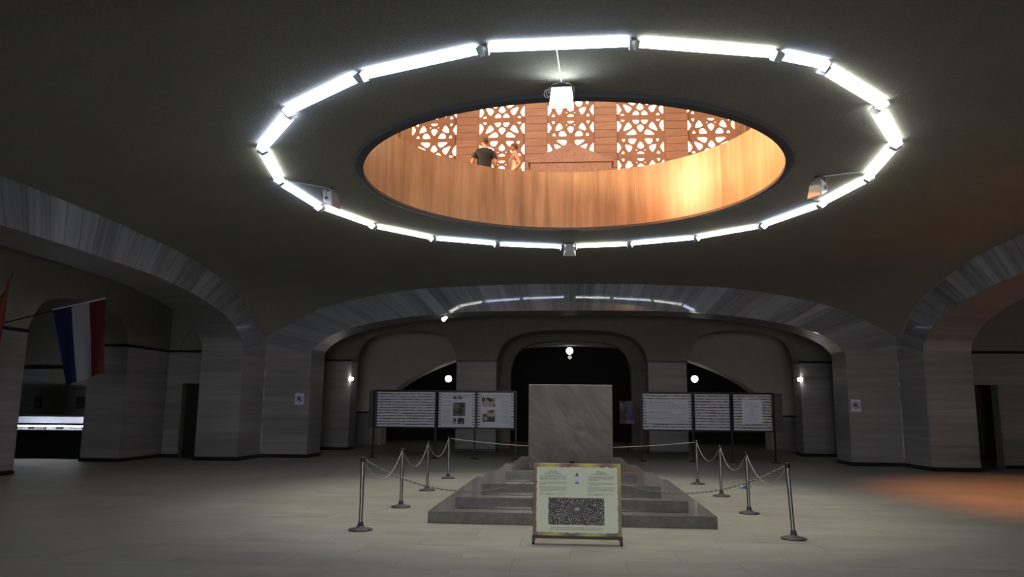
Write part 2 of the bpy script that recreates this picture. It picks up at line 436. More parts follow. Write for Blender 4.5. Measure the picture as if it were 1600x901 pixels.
bm = bmesh.new(); rr_ = random.Random(4)
for sx in (-1, 1):
    z = .3
    while z < 3.3:
        L = rr_.uniform(.12, .3)
        if rr_.random() < .8: box(bm, *sorted((sx*(HX-.012), sx*(HX-.012-rr_.uniform(.018, .032)))), YB-.012-rr_.uniform(.01, .02), YB-.012, z, z+L)
        z += L+.01
struct('trim_12', bm, mat('pale_joint_filler', (.5, .5, .52), .7))

# ------------------------------------------------------------------ floor: slabs
fl = struct('floor', bx(-21, 17, -9.2, 42, -.3, -.012), mat('joint_mortar', (.21, .208, .188), .8))
TW, TD = 1.25, .72
cells = []
for j in range(int(6.6/TD), int(30/TD)+1):
    for i in range(-14, 15):
        x = (i + (.5 if j % 2 else 0))*TW; y = j*TD
        cells.append((x, y))
def in_view(x, y):
    v = Vector((x-.04, y, -EYE)); z = v.dot(_F); u = 800+F_PX*v.dot(_R)/z; vv = 450.5-F_PX*v.dot(_U)/z
    return -80 < u < 1680 and vv < 960
vis = sorted([c for c in cells if in_view(*c)], key=lambda c: c[1]*c[1]+c[0]*c[0])[:299]
vs = set(vis)
bm = bx(-TW/2+.0015, TW/2-.0015, -TD/2+.0015, TD/2-.0015, -.02, 0)
bmesh.ops.recalc_face_normals(bm, faces=bm.faces); me_t = bpy.data.meshes.new('floor_slab'); bm.to_mesh(me_t); bm.free(); me_t.materials.append(m_floor)
for (x, y) in vis:
    o = bpy.data.objects.new('floor_slab', me_t); COL.objects.link(o); o.parent = fl; o.location = (x, y, random.uniform(-.0015, 0))
bm = bmesh.new()
for j in range(-12, int(41/TD)+1):
    for i in range(-17, 14):
        x = (i + (.5 if j % 2 else 0))*TW; y = j*TD
        if (x, y) in vs: continue
        box(bm, x-TW/2+.0015, x+TW/2-.0015, y-TD/2+.0015, y+TD/2-.0015, -.02, 0)
m_floor2 = m_floor.copy(); m_floor2.name = 'floor_stone_far'
tag(obj('floor_slab_field', bm, m_floor2, fl), kind='stuff')

# ------------------------------------------------------------------ aisles: outer arcades, ends, ceilings
AZ = 5.35
BI = 3.6  # band height
def flat_arch(h, crown, spring, n=24):
    tab = [(0, crown), (h*.35, crown-.03), (h*.6, crown-.12), (h*.8, crown-.32), (h*.93, crown-.7), (h, spring)]
    return sm_tab(tab, n)
def mo(h, c, crown, spring): return mirror_open(flat_arch(h, crown, spring), c)
YA = 30.0
struct('wall_back_arcade', xform(arcade([mo(2.15, -6.68, 4.76, 3.5), mo(2.98, 0, 4.78, 3.5), mo(2.15, 6.58, 4.76, 3.5)], YA, YA+.9, -20, 16, AZ, 0), Matrix()), m_plaster)
# stone cladding of the arcade piers below the black band
bm_b = bmesh.new()
def clad(parent, x0, x1, y0, y1, z1, name='stone_slab', zc=(0.12, .8, 1.5, 2.2, 2.9)):
    zs = list(zc)+[z1]
    for a, b in zip(zs, zs[1:]):
        obj(name, bx(x0-.015, x1+.015, y0-.015, y1+.015, a+.002, b-.002), m_wall, parent)
wa = bpy.data.objects['wall_back_arcade']
for x0, x1 in ((-9.8, -8.83), (-4.53, -2.98), (2.98, 4.43), (8.73, 9.8)):
    clad(wa, x0, x1, YA, YA+.9, 3.5)
    box(bm_b, x0-.04, x1+.04, YA-.04, YA+.94, 3.5, 3.58)
    box(bm_b, x0-.03, x1+.03, YA-.03, YA+.93, 0, .12)
for x0, x1 in ((-20, -9.8), (9.8, 16)):
    box(bm_b, x0, x1, YA-.03, YA, 3.5, 3.58); box(bm_b, x0, x1, YA-.03, YA, 0, .12)
struct('trim_2', bm_b, m_dark)
# second, inner arch row on the axis
struct('wall_inner_arch', arcade([mo(2.6, -.05, 4.62, 3.3)], 33, 33.6, -3.6, 3.5, AZ), m_plaster)
bm = bmesh.new(); box(bm, -3.62, -2.63, 32.97, 33.62, 3.3, 3.38); box(bm, 2.53, 3.52, 32.97, 33.62, 3.3, 3.38); struct('trim_3', bm, m_dark)
# pale wall with one broad arch, marble dado
big = [(0, 4.6), (2.5, 4.45), (5.0, 3.95), (6.3, 3.5), (7.4, 2.95), (8.2, 2.35), (8.6, 1.8), (8.7, 1.4)]
struct('wall_pale', arcade([mirror_open(sm_tab(big, 30))], 34.5, 35.7, -20, 16, AZ), m_pale)
bm = bmesh.new(); box(bm, -13, -8.75, 34.44, 34.5, 0, 1.42); struct('trim_4', bm, m_vous, label='polished grey dado')
bm = bmesh.new(); box(bm, 8.75, 12, 34.44, 34.5, 0, 1.42); struct('trim_5', bm, m_wall)
bm = bmesh.new(); box(bm, -13, -8.7, 34.4, 34.5, 1.42, 1.5); box(bm, 8.7, 12, 34.4, 34.5, 1.42, 1.5); struct('trim_6', bm, m_dark)
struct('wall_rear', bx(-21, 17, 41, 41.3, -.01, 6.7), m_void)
struct('wall_outer_left', bx(-21.3, -21, -9.1, 41.3, -.01, 6.7), m_plaster)
struct('wall_outer_right', bx(17, 17.3, -9.1, 41.3, -.01, 6.7), m_plaster)
struct('wall_behind_camera', arcade([[(-3.1, 0), (-3.1, 3.6), (2.1, 3.6), (2.1, 0)]], -9.1, -8.8, -21, 17, 6.7, -.01), m_plaster)  # unseen end wall; its opening is added to hold the fill lamp
bm = bmesh.new()
for a, b, c, d in ((-3.1, -3.0, 0, 3.6), (2.0, 2.1, 0, 3.6), (-3.0, 2.0, 3.5, 3.6)): box(bm, a, b, -9.08, -8.8, c, d)
struct('added_doorway', bm, m_wood)  # door frame added round the fill lamp, out of view
# aisle ceiling slabs round the hall
bm = bmesh.new()
box(bm, -21, 17, YB+TH, 41, AZ, AZ+.2); box(bm, -21, 17, -9.1, YF-TH, AZ, AZ+.2)
box(bm, -21, -HX-TH, YF-TH, YB+TH, AZ, AZ+.2); box(bm, HX+TH, 17, YF-TH, YB+TH, AZ, AZ+.2)
struct('ceiling_aisle', bm, m_plaster)

# left outer arcade: plane x=-13.6, opening y 17.9..22.3
def side_arc(x0, x1, ops, y0, y1, top=AZ):
    bm = arcade(sorted(ops), x0, x1, y0, y1, top)      # u -> world y, depth -> world x
    for v in bm.verts: v.co = Vector((v.co.y, v.co.x, v.co.z))
    return bm
wl = struct('wall_left_arcade', side_arc(-14.75, -13.55, [mo(2.2, 20.1, 4.55, 3.45), mo(2.2, 13.0, 4.55, 3.45), mo(2.2, 6.5, 4.55, 3.45)], -4, 27.3), m_plaster)
for y0, y1 in ((22.3, 24.6), (15.2, 17.9)): clad(wl, -14.75, -13.55, y0, y1, 3.45)
bm = bmesh.new()
for y0, y1 in ((22.3, 24.6), (15.2, 17.9)):
    box(bm, -14.8, -13.5, y0-.04, y1+.04, 3.45, 3.53); box(bm, -14.79, -13.51, y0-.03, y1+.03, 0, .1)
# end wall of the left aisle with a door
we = struct('wall_left_end', arcade([[(-12.98, 0), (-12.98, 2.42), (-12.02, 2.42), (-12.02, 0)]], 24.7, 25.1, -13.55, -11.75, AZ), m_plaster)
for a, b in ((.12, .9), (.9, 1.7), (1.7, 2.42)):
    obj('stone_slab', bx(-13.55, -13.0, 24.685, 24.7, a+.002, b-.002), m_wall, we); obj('stone_slab', bx(-12.0, -11.76, 24.685, 24.7, a+.002, b-.002), m_wall, we)
obj('stone_slab', bx(-13.55, -11.76, 24.685, 24.7, 2.422, 3.45), m_wall, we)
box(bm, -13.55, -11.75, 24.66, 24.7, 3.45, 3.53); box(bm, -13.55, -12.98, 24.66, 24.7, 0, .1)
struct('trim_7', bm, m_dark)
# blind arch over the door (raised plaster moulding)
bm = bmesh.new()
for k in range(16):
    a0, a1 = PI*k/16, PI*(k+1)/16
    q = [(-12.5+.62*math.cos(a0), 3.53+.75*math.sin(a0)), (-12.5+.62*math.cos(a1), 3.53+.75*math.sin(a1)), (-12.5+.74*math.cos(a1), 3.53+.9*math.sin(a1)), (-12.5+.74*math.cos(a0), 3.53+.9*math.sin(a0))]
    prism(bm, q, 24.62, 24.7)
struct('trim_8', bm, m_plaster)
d1 = struct('door_1', bx(-12.96, -12.04, 24.92, 24.98, 0.01, 2.4), m_wood)
obj('panel', bx(-12.85, -12.15, 24.9, 24.92, 1.35, 2.25), m_wood, d1); obj('panel', bx(-12.85, -12.15, 24.9, 24.92, .2, 1.2), m_wood, d1)
# room beyond the left arcade
wr = struct('wall_left_room', bx(-21, -14.75, 26, 26.2, 0, AZ), m_plaster)
bm = bmesh.new(); box(bm, -21, -14.75, 25.95, 26, 2.95, 3.05); struct('trim_9', bm, m_dark)
for a, b in ((-20.6, -18.95), (-17.9, -15.3)):
    obj('stone_slab', bx(a, b, 25.96, 26, .1, 2.2), m_wall, wr)
obj('stone_slab', bx(-20.3, -18.7, 25.96, 26, 2.25, 2.93), m_wall, wr)

# right side: outer arcade and end wall with a dark doorway
wr2 = struct('wall_right_arcade', side_arc(14.9, 16.0, [mo(2.2, 20.1, 4.55, 3.45), mo(2.2, 13.0, 4.55, 3.45), mo(2.2, 6.5, 4.55, 3.45)], -4, 27.3), m_plaster)
we2 = struct('wall_right_end', arcade([[(12.3, 0), (12.3, 2.55), (13.25, 2.55), (13.25, 0)]], 25.0, 25.4, 11.75, 14.9, AZ), m_plaster)
for a, b in ((.12, .9), (.9, 1.7), (1.7, 2.55)):
    obj('stone_slab', bx(11.76, 12.28, 24.985, 25, a+.002, b-.002), m_wall, we2); obj('stone_slab', bx(13.27, 14.9, 24.985, 25, a+.002, b-.002), m_wall, we2)
obj('stone_slab', bx(11.76, 14.9, 24.985, 25, 2.552, 3.52), m_wall, we2)
bm = bmesh.new(); box(bm, 11.75, 14.9, 24.95, 25.0, 3.52, 3.6); box(bm, 13.27, 14.9, 24.95, 25, 0, .1); struct('trim_10', bm, m_dark)
d2 = struct('door_2', bx(12.32, 12.78, 25.3, 25.36, 0.01, 2.53), m_wood)
obj('panel', bx(12.4, 12.7, 25.28, 25.3, .3, 2.3), m_wood, d2)

# ------------------------------------------------------------------ slab between the storeys, upper hall
UF = 6.75
bm = bmesh.new(); na = 96; rows = []
for z, rr in ((6.45, 'sq'), (6.45, R_LIP+.02), (6.45, R_LIP+.02), (UF, R_LIP+.02), (UF, 'sq')):
    row = []
    for i in range(na):
        a = 2*PI*i/na
        if rr == 'sq':
            c, s = math.cos(a), math.sin(a); k = min(19/abs(c) if abs(c) > 1e-9 else 1e9, (27 if s > 0 else 24)/abs(s) if abs(s) > 1e-9 else 1e9)
            row.append(bm.verts.new((k*c-2, HC+k*s, z)))
        else: row.append(bm.verts.new((rr*math.cos(a), HC+rr*math.sin(a), z)))
    rows.append(row)
for A, B in zip(rows, rows[1:]):
    for i in range(na): bm.faces.new((A[i], A[(i+1) % na], B[(i+1) % na], B[i]))
bmesh.ops.remove_doubles(bm, verts=bm.verts, dist=1e-5)
struct('floor_upper', bm, m_amber)
# parapet ring: curved slabs, each its own stone
PZ = 7.62
par = struct('wall_parapet', None or (lambda b: (lathe(b, [(4.08, 6.22), (4.08, PZ-.03), (4.14, PZ-.03), (4.14, 6.22), (4.08, 6.22)], 96, (0, HC, 0)), b)[1])(bmesh.new()), m_amber)
npan = 22
for k in range(npan):
    a0 = 2*PI*k/npan+.0006; a1 = 2*PI*(k+1)/npan-.0006; bm = bmesh.new(); st = 6
    P = []
    for i in range(st+1):
        a = a0+(a1-a0)*i/st; c, s = math.cos(a), math.sin(a)
        P.append([bm.verts.new((r*c, HC+r*s, z)) for r, z in ((R_IN, 6.18), (4.16, 6.18), (4.24, 6.5), (4.24, PZ), (R_IN, PZ))])
        # outer face only above floor
    for A, B in zip(P, P[1:]):
        for i in range(5): bm.faces.new((A[i], A[(i+1) % 5], B[(i+1) % 5], B[i]))
    bm.faces.new(P[0]); bm.faces.new(P[-1][::-1])
    smooth(obj('parapet_slab', bm, m_amber, par), 30)

UY = 25.3
WZ0, WZ1 = 7.42, 14.47
bm = bmesh.new()
box(bm, -12.8, -6.0, 24.9, 26.2, UF, 18); box(bm, 6.0, 12.8, 24.9, 26.2, UF, 18)
box(bm, -6.0, 6.0, 25.0, 26.2, UF, WZ0); box(bm, -6.0, 6.0, 25.0, 26.2, WZ1, 18)
box(bm, -6.02, -5.70, UY, 26.1, WZ0, WZ1); box(bm, 5.70, 6.02, UY, 26.1, WZ0, WZ1)
for xc in (-3.63, -1.21, 1.21, 3.63): box(bm, xc-.36, xc+.36, UY, 26.1, WZ0, WZ1)
ub = struct('wall_upper_back', bm, m_amberh)
bh = .273
for xc in (-3.63, -1.21, 1.21, 3.63):
    z = WZ0+2*bh
    while z < 13.3:
        obj('stone_block', bx(xc-.375, xc+.375, UY-.03, UY+.001, z+.006, z+bh-.006), m_amberh, ub); z += bh
# half columns at the ends of the window bay
bm = bmesh.new(); tube(bm, [(-5.92, 25.2, UF), (-5.92, 25.2, 16)], .13, 16); tube(bm, [(5.92, 25.2, UF), (5.92, 25.2, 16)], .13, 16)
smooth(struct('trim_11', bm, m_amber))
bm = bmesh.new()
box(bm, -13.1, -12.8, .5, 26.2, UF, 18)
struct('wall_upper_left', bm, m_amberh)
struct('wall_upper_right', bx(12.8, 13.1, .5, 26.2, UF, 18), m_amberh)
struct('wall_upper_front', bx(-13.1, 13.1, .2, .5, UF, 18), m_amberh)
struct('ceiling_upper', bx(-13.1, 13.1, .2, 26.2, 18, 18.3), m_amberh)

# lattice windows: 2D curves with holes -> mesh
HA = [[(0, .25), (-.13, .47), (-.10, .56), (0, .62), (.10, .56), (.13, .47)],
      [(-.31, .86), (-.07, .86), (-.06, .78), (-.13, .67), (-.20, .66), (-.27, .75)],
      [(-.60, .11), (-.19, .11), (-.20, .27), (-.31, .38)],
      [(-.71, .30), (-.52, .76), (-.37, .56), (-.41, .44)],
      [(-.97, .80), (-.88, .78), (-.80, .60), (-.82, .50), (-.93, .30), (-.97, .32)],
      [(-.82, .89), (-.66, .89), (-.70, .80), (-.76, .80)]]
HB = [[(0, .25), (-.11, .44), (-.11, .54), (0, .61), (.11, .54), (.11, .44)],
      [(-.15, .88), (.15, .88), (.06, .77), (-.06, .77)],
      [(-.21, .70), (-.14, .70), (-.17, .63)],
      [(-.50, .76), (-.44, .72), (-.35, .52), (-.49, .43), (-.62, .41), (-.61, .55)],
      [(-.17, .11), (-.48, .11), (-.47, .26), (-.40, .35), (-.30, .36)],
      [(-.81, .88), (-.66, .88), (-.73, .72)],
      [(-.96, .78), (-.92, .76), (-.83, .58), (-.83, .50), (-.93, .31), (-.96, .33)],
      [(-.78, .11), (-.63, .11), (-.70, .28)]]
CW, CHH = .83, .705
def chaikin(p, it=1):
    for _ in range(it):
        q = []
        for a, b in zip(p, p[1:]+p[:1]):
            q.append((a[0]*.8+b[0]*.2, a[1]*.8+b[1]*.2)); q.append((a[0]*.2+b[0]*.8, a[1]*.2+b[1]*.8))
        p = q
    return p
def lattice_mesh(name, phase):
    cu = bpy.data.curves.new(name, 'CURVE'); cu.dimensions = '2D'; cu.fill_mode = 'BOTH'; cu.extrude = .025
    def sp(pts):
        s = cu.splines.new('POLY'); s.points.add(len(pts)-1); s.use_cyclic_u = True
        for q, (x, y) in zip(s.points, pts): q.co = (x, y, 0, 1)
    n0, n1 = 10.36-2*2*CHH, 0
    zlo, zhi = 7.42, 14.47
    sp([(-.86, zlo), (.86, zlo), (.86, zhi), (-.86, zhi)])
    # stars at 11.07 + k*1.41 ; upper half type alternates with k and phase
    for k in range(-2, 3):
        zc = 11.065+k*2*CHH
        for up in (1, -1):
            typ = HA if ((k + phase + (0 if up > 0 else 1)) % 2 == 0) else HB
            for h in typ:
                sym = abs(sum(u for u, v in h)) < .01
                for sx in ((1,) if sym else (1, -1)):
                    cu_, cv_ = sum(u for u, v in h)/len(h), sum(v for u, v in h)/len(h)
                    gf = 1.16 if len(h) > 3 else 1.1
                    p = chaikin([((cu_+(u-cu_)*gf)*CW*sx, zc+up*(cv_+(v-cv_)*gf)*CHH) for u, v in h])
                    if min(q[1] for q in p) < zlo+.03 or max(q[1] for q in p) > zhi-.03: continue
                    sp(p)
    o = bpy.data.objects.new(name, cu); COL.objects.link(o)
    dg = bpy.context.evaluated_depsgraph_get(); me = bpy.data.meshes.new_from_object(o.evaluated_get(dg))
    bpy.data.objects.remove(o); me.materials.clear(); me.materials.append(m_latt)
    me.transform(Matrix.Rotation(PI/2, 4, 'X')); return me
L0, L1 = lattice_mesh('lattice_a', 0), lattice_mesh('lattice_b', 1)
pm = bx(-.86, .86, .12, .13, WZ0, WZ1)
pme = bpy.data.meshes.new('pane'); pm.to_mesh(pme); pm.free(); pme.materials.append(m_pane)
bm = bmesh.new()
for a, b, c, d in ((-.86, -.80, WZ0, WZ1), (.80, .86, WZ0, WZ1)): box(bm, a, b, -.07, .1, c, d)
fme = bpy.data.meshes.new('window_frame'); bm.to_mesh(fme); bm.free(); fme.materials.append(m_latt)
for n, k in enumerate((-2, -1, 0, 1, 2)):
    e = bpy.data.objects.new('window_%d' % (n+1), None); COL.objects.link(e); e['kind'] = 'structure'; e.location = (2.42*k, 25.55, 0)
    # k even -> star with type B above ; odd -> type A above
    obj('lattice', (L1 if k % 2 == 0 else L0), None, e); obj('pane', pme, None, e); obj('window_frame', fme, None, e)

# rose marble portal with a low gable, in front of the middle window
t = thing('stone_portal', 'rose marble structure with a low triangular gable below the middle lattice window', 'monument', (0, 24.6, UF))
bm = bmesh.new(); box(bm, -1.35, 1.35, -.3, .3, 0, 3.02, bev=.01); obj('body', bm, m_port, t)
bm = bmesh.new(); prism(bm, [(-1.42, 3.02), (1.42, 3.02), (1.42, 3.08), (0, 3.68), (-1.42, 3.08)], -.34, .34); obj('gable', bm, m_port, t)

# ------------------------------------------------------------------ ring of strip lights
FX = [(-2.75, 9.43, -1.08, 8.78, 1), (-1.0, 8.75, .76, 8.71, 1), (.82, 8.73, 2.57, 9.12, 0), (2.62, 9.16, 3.3, 9.47, 1), (3.29, 9.56, 4.53, 10.83, 0),
      (4.48, 10.97, 5.39, 12.5, 0), (5.42, 12.62, 5.63, 14.34, 0), (5.69, 14.51, 5.37, 16.25, 0), (5.38, 16.4, 4.62, 18.18, 1), (4.57, 18.31, 3.26, 19.44, 0),
      (3.21, 19.51, 1.62, 20.15, 1), (1.54, 20.23, .14, 20.42, 0), (-.26, 20.49, -1.94, 20.1, 1), (-2.03, 20.01, -3.56, 19.32, 1), (-3.63, 19.25, -4.8, 17.91, 0),
      (-4.83, 17.78, -5.52, 16.07, 0), (-5.58, 16.01, -5.75, 14.15, 1), (-5.69, 13.99, -5.32, 12.28, 0), (-5.27, 12.15, -4.22, 10.7, 1), (-4.23, 10.58, -2.8, 9.45, 1)]
ORD = ['first', 'second', 'third', 'fourth', 'fifth', 'sixth', 'seventh', 'eighth', 'ninth', 'tenth']
NAMES = {}
for k in range(20):
    if k == 1: s = 'bluish strip light of the ring, straight above the lit floodlight'
    elif k == 3: s = 'shortest strip light of the ring, bluish, upper right, half as long as the rest'
    elif k == 11: s = 'strip light at the far side of the ring, right beside the grey floodlight box'
    elif k == 12: s = 'bluish strip light at the far side of the ring, left beside the grey floodlight box'
    elif k == 2: s = 'long white strip light of the ring between the lit floodlight\'s strip and the shortest strip'
    elif 4 <= k <= 10: s = '%s strip light of the ring, %s clockwise after the shortest one' % ('bluish' if FX[k][4] else 'white', ORD[k-4])
    elif 13 <= k: s = '%s strip light of the ring, %s clockwise past the far floodlight box, left half' % ('bluish' if FX[k][4] else 'white', ORD[k-12])
    else: s = 'bluish strip light of the ring, directly left of the one above the lit floodlight'
    NAMES[k] = s
for k, (x0, y0, x1, y1, blue) in enumerate(FX):
    a = Vector((x0, y0)); b = Vector((x1, y1)); c = (a+b)/2; L = (b-a).length; ang = math.atan2(b.y-a.y, b.x-a.x)
    cz = min(ceil_z(x0, y0), ceil_z(x1, y1))
    t = thing('strip_light', NAMES[k], 'lamp', (c.x, c.y, 6.06), ang, 'strip lights of the ceiling ring')
    top = cz-6.06+.03
    bm = bmesh.new(); box(bm, -L/2, L/2, -.04, .04, .02, top, bev=0)
    obj('housing', bm, m_house, t)
    bm = bmesh.new(); n = 8; rows = []
    for xx in (-L/2+.035, L/2-.035):
        rows.append([bm.verts.new((xx, .098*math.cos(PI+PI*i/n), .02+.034*math.sin(PI+PI*i/n))) for i in range(n+1)])
    for i in range(n): bm.faces.new((rows[0][i], rows[0][i+1], rows[1][i+1], rows[1][i]))
    bm.faces.new(rows[0]); bm.faces.new(rows[1][::-1]); bm.faces.new((rows[0][0], rows[1][0], rows[1][n], rows[0][n]))
    smooth(obj('diffuser', bm, m_tb if blue else m_tw, t))
    for s in (-1, 1):
        bm = bmesh.new(); q = [(-.11, -.012), (.11, -.012), (.045, .05), (-.045, .05)]
        e0 = s*L/2; e1 = s*(L/2-.022)
        A = [bm.verts.new((e0, y, z)) for y, z in q+[]]; B = [bm.verts.new((e1, y, z)) for y, z in q]
        tip0 = bm.verts.new((e0, 0, -.085)); tip1 = bm.verts.new((e1, 0, -.085))
        A = [A[0], tip0, A[1], A[2], A[3]]; B = [B[0], tip1, B[1], B[2], B[3]]
        bm.faces.new(A); bm.faces.new(B[::-1])
        for i in range(5): bm.faces.new((A[i], B[i], B[(i+1) % 5], A[(i+1) % 5]))
        obj('end_cap', bm, m_house, t)

# ------------------------------------------------------------------ floodlights under the ceiling
def floodlight(label, loc, rz, lit, conduit):
    cz = ceil_z(loc[0], loc[1])
    t = thing('floodlight', label, 'lamp', loc, rz, 'floodlights of the ceiling ring')
    drop = cz-loc[2]
    # wedge body: rear (local +y) fins, front glass (local -y) leaning
    bm = bmesh.new()
    front = [(-.17, -.12, -.16), (.17, -.12, -.16), (.14, -.06, .17), (-.14, -.06, .17)]
    back = [(-.1, .10, -.05), (.1, .10, -.05), (.1, .10, .13), (-.1, .10, .13)]
    A = [bm.verts.new(p) for p in front]; B = [bm.verts.new(p) for p in back]
    bm.faces.new(A); bm.faces.new(B[::-1])
    for i in range(4): bm.faces.new((A[i], B[i], B[(i+1) % 4], A[(i+1) % 4]))
    obj('body', bm, m_house, t)
    bm = bmesh.new(); g = [(-.155, -.126, -.145), (.155, -.126, -.145), (.127, -.068, .158), (-.127, -.068, .158)]
    A = [bm.verts.new(p) for p in g]; B = [bm.verts.new((p[0], p[1]-.012, p[2]-.002)) for p in g]
    bm.faces.new(A[::-1]); bm.faces.new(B)
    for i in range(4): bm.faces.new((A[i], B[i], B[(i+1) % 4], A[(i+1) % 4]))
    obj('front_glass', bm, m_flood_on if lit else m_flood_off, t)
    bm = bmesh.new()
    for i in range(6):
        x = -.09+.036*i; box(bm, x-.004, x+.004, .095, .13, -.04, .12)
    obj('cooling_fins', bm, m_house, t)
    # junction recess on the side and bracket
    for s in (-1, 1):
        bm = bmesh.new(); tube(bm, [(s*.118, .02, .02), (s*.16, .02, .02)], .055, 16); smooth(obj('side_cap', bm, m_house, t))
        bm = bmesh.new(); tube(bm, [(s*.158, .02, .02), (s*.166, .02, .02)], .04, 16); smooth(obj('side_disc', bm, m_cap, t))
    bm = bmesh.new()
    tube(bm, [(-.17, .02, .02), (-.175, .02, .2), (-.1, .02, drop-.02), (.1, .02, drop-.02), (.175, .02, .2), (.17, .02, .02)], .009, 6)
    box(bm, -.05, .05, -.03, .07, drop-.03, drop+.01); obj('bracket', bm, m_steel, t)
    if conduit:
        e = Matrix.Rotation(-rz, 4, 'Z') @ (Vector((conduit[0], conduit[1], 0)) - Vector((loc[0], loc[1], 0)))
        n = 6; pts = []
        for i in range(n+1):
            f = i/n; wx = loc[0]+(conduit[0]-loc[0])*f; wy = loc[1]+(conduit[1]-loc[1])*f
            pts.append((e.x*f, e.y*f, ceil_z(wx, wy)-loc[2]-.012))
        bm = bmesh.new(); tube(bm, pts, .011, 6); obj('conduit', bm, m_house, t)
        bm = bmesh.new()
        for q in range(3): tube(bm, [(-.2+.03*q+.045*math.cos(a), .04, .12+.06*math.sin(a)+.012*q) for a in [2*PI*i/12 for i in range(12)]], .006, 5, closed=True)
        obj('cable_coil', bm, m_house, t)
    return t
floodlight('lit white floodlight hanging at the near edge of the round opening', (-.1, 10.0, 5.90), 0, True, (-.15, 8.82))
floodlight('unlit floodlight on the left side of the ring, seen side on', (-4.93, 14.9, 5.90), PI/2-.25, False, (-5.6, 14.2))
floodlight('unlit floodlight on the right side of the ring with dark round side cap', (4.78, 14.6, 5.90), -PI/2+.55, False, (5.45, 14.2))
floodlight('grey floodlight box in the gap at the far side of the ring', (-.03, 20.2, 5.95), PI, False, None)

# ------------------------------------------------------------------ cenotaph
t = thing('cenotaph', 'grey granite cenotaph block on four wide polished steps, inside the roped area', 'monument', (0, 0, 0))
S1, SD, HS, TR = 2.11, 2.96, .173, .355; PC = HC-.13
for k in range(4):
    s, d = S1-k*TR, SD-k*TR
    # each step is laid from front, back and side slabs round a core: one step = one part, its slabs sub-parts
    core = obj('step', bx(-s+.3, s-.3, PC-d+.3, PC+d-.3, k*HS, (k+1)*HS-.002), m_step, t)
    z0, z1 = k*HS, (k+1)*HS
    cuts = [-s, -s*.33, s*.36, s]
    for a, b in zip(cuts, cuts[1:]):
        obj('granite_slab', bx(a+.001, b-.001, PC-d, PC-d+.5, z0, z1, bev=.004), m_step, core)
        obj('granite_slab', bx(a+.001, b-.001, PC+d-.5, PC+d, z0, z1), m_step, core)
    yc = [PC-d+.5, PC, PC+d-.5]
    for a, b in zip(yc, yc[1:]):
        for q in ((-s, -s+.5), (s-.5, s)): obj('granite_slab', bx(q[0], q[1], a+.001, b-.001, z0, z1), m_step, core)
obj('tomb_block', bx(-.70, .70, 12.9, PC+1.45, 4*HS, 2.09, bev=.008), m_tomb, t)

# ------------------------------------------------------------------ barrier posts, cords, chains
def post_meshes():
    out = {}
    bm = bmesh.new(); lathe(bm, [(0, 0), (.165, 0), (.168, .012), (.16, .022), (.08, .034), (.045, .055), (.036, .1), (.036, .115), (0, .115)], 28); out['base'] = bm
    bm = bmesh.new(); lathe(bm, [(.028, .1), (.028, .935)], 20); out['pole'] = bm
    bm = bmesh.new(); lathe(bm, [(0, .925), (.034, .925), (.036, .93), (.036, .975), (.030, .985), (0, .985)], 20); out['collar'] = bm
    bm = bmesh.new(); lathe(bm, [(0, .983), (.030, .983), (.027, .994), (0, 1.0)], 20); out['cap'] = bm
    r = {}
    for k, b in out.items():
        bmesh.ops.recalc_face_normals(b, faces=b.faces); me = bpy.data.meshes.new(k); b.to_mesh(me); b.free()
        me.materials.append({'base': m_rubber, 'pole': m_steel, 'collar': m_cap, 'cap': m_chrome}[k]); r[k] = me
    return r
PMESH = post_meshes()
POSTS = [(-2.9, 10.72, 'steel barrier post at the front left corner of the roped area', 0, 0),
         (-2.9, 13.24, 'steel barrier post, second from the front in the left row', 0, 0),
         (-2.96, 15.93, 'steel barrier post, third from the front in the left row', 0, 0),
         (-2.98, 18.73, 'steel barrier post at the rear end of the left row', 0, 0),
         (2.97, 10.78, 'leaning steel barrier post at the front right corner of the roped area', -.045, 0),
         (2.95, 13.29, 'steel barrier post, second from the front in the right row', -.012, 0),
         (2.98, 15.84, 'steel barrier post, third from the front in the right row', .0, 0),
         (2.91, 18.32, 'steel barrier post at the rear end of the right row', 0, 0),
         (.03, 10.7, 'barrier post hidden behind the information board, only its black cap showing', 0, 0)]
TOPS = []
for x, y, lab, lean, _ in POSTS:
    t = thing('barrier_post', lab, 'barrier post', (x, y, 0), 0, 'barrier posts round the cenotaph')
    for k, me in PMESH.items():
        o = smooth(obj(k, me, None, t), 35)
        if k != 'base': o.rotation_euler = (0, lean, 0)
    TOPS.append(Vector((x+math.sin(lean)*.95, y, .95)))
def sagline(a, b, sag, n=26):
    return [a.lerp(b, i/n) - Vector((0, 0, sag*4*(i/n)*(1-i/n))) for i in range(n+1)]
def off(a, b):
    d = (b-a); d.z = 0; d.normalize(); return a+d*.035, b-d*.035
def cord(i, j, sag, label, r=.0065):
    a, b = off(TOPS[i], TOPS[j]); bm = bmesh.new(); tube(bm, sagline(a, b, sag), r, 6)
    tag(smooth(obj('barrier_rope', bm, m_cord)), label, 'rope', 'ropes between the barrier posts')
cord(0, 1, .36, 'pale sagging rope between first and second post of the left row')
cord(1, 2, .36, 'pale sagging rope between second and third post of the left row')
cord(2, 3, .34, 'pale sagging rope between third and rear post of the left row')
cord(4, 5, .34, 'pale sagging rope between first and second post of the right row')
cord(5, 6, .34, 'pale sagging rope between second and third post of the right row')
cord(6, 7, .34, 'pale sagging rope between third and rear post of the right row')
cord(3, 7, .17, 'long pale rope crossing behind the cenotaph between both rear posts', .008)
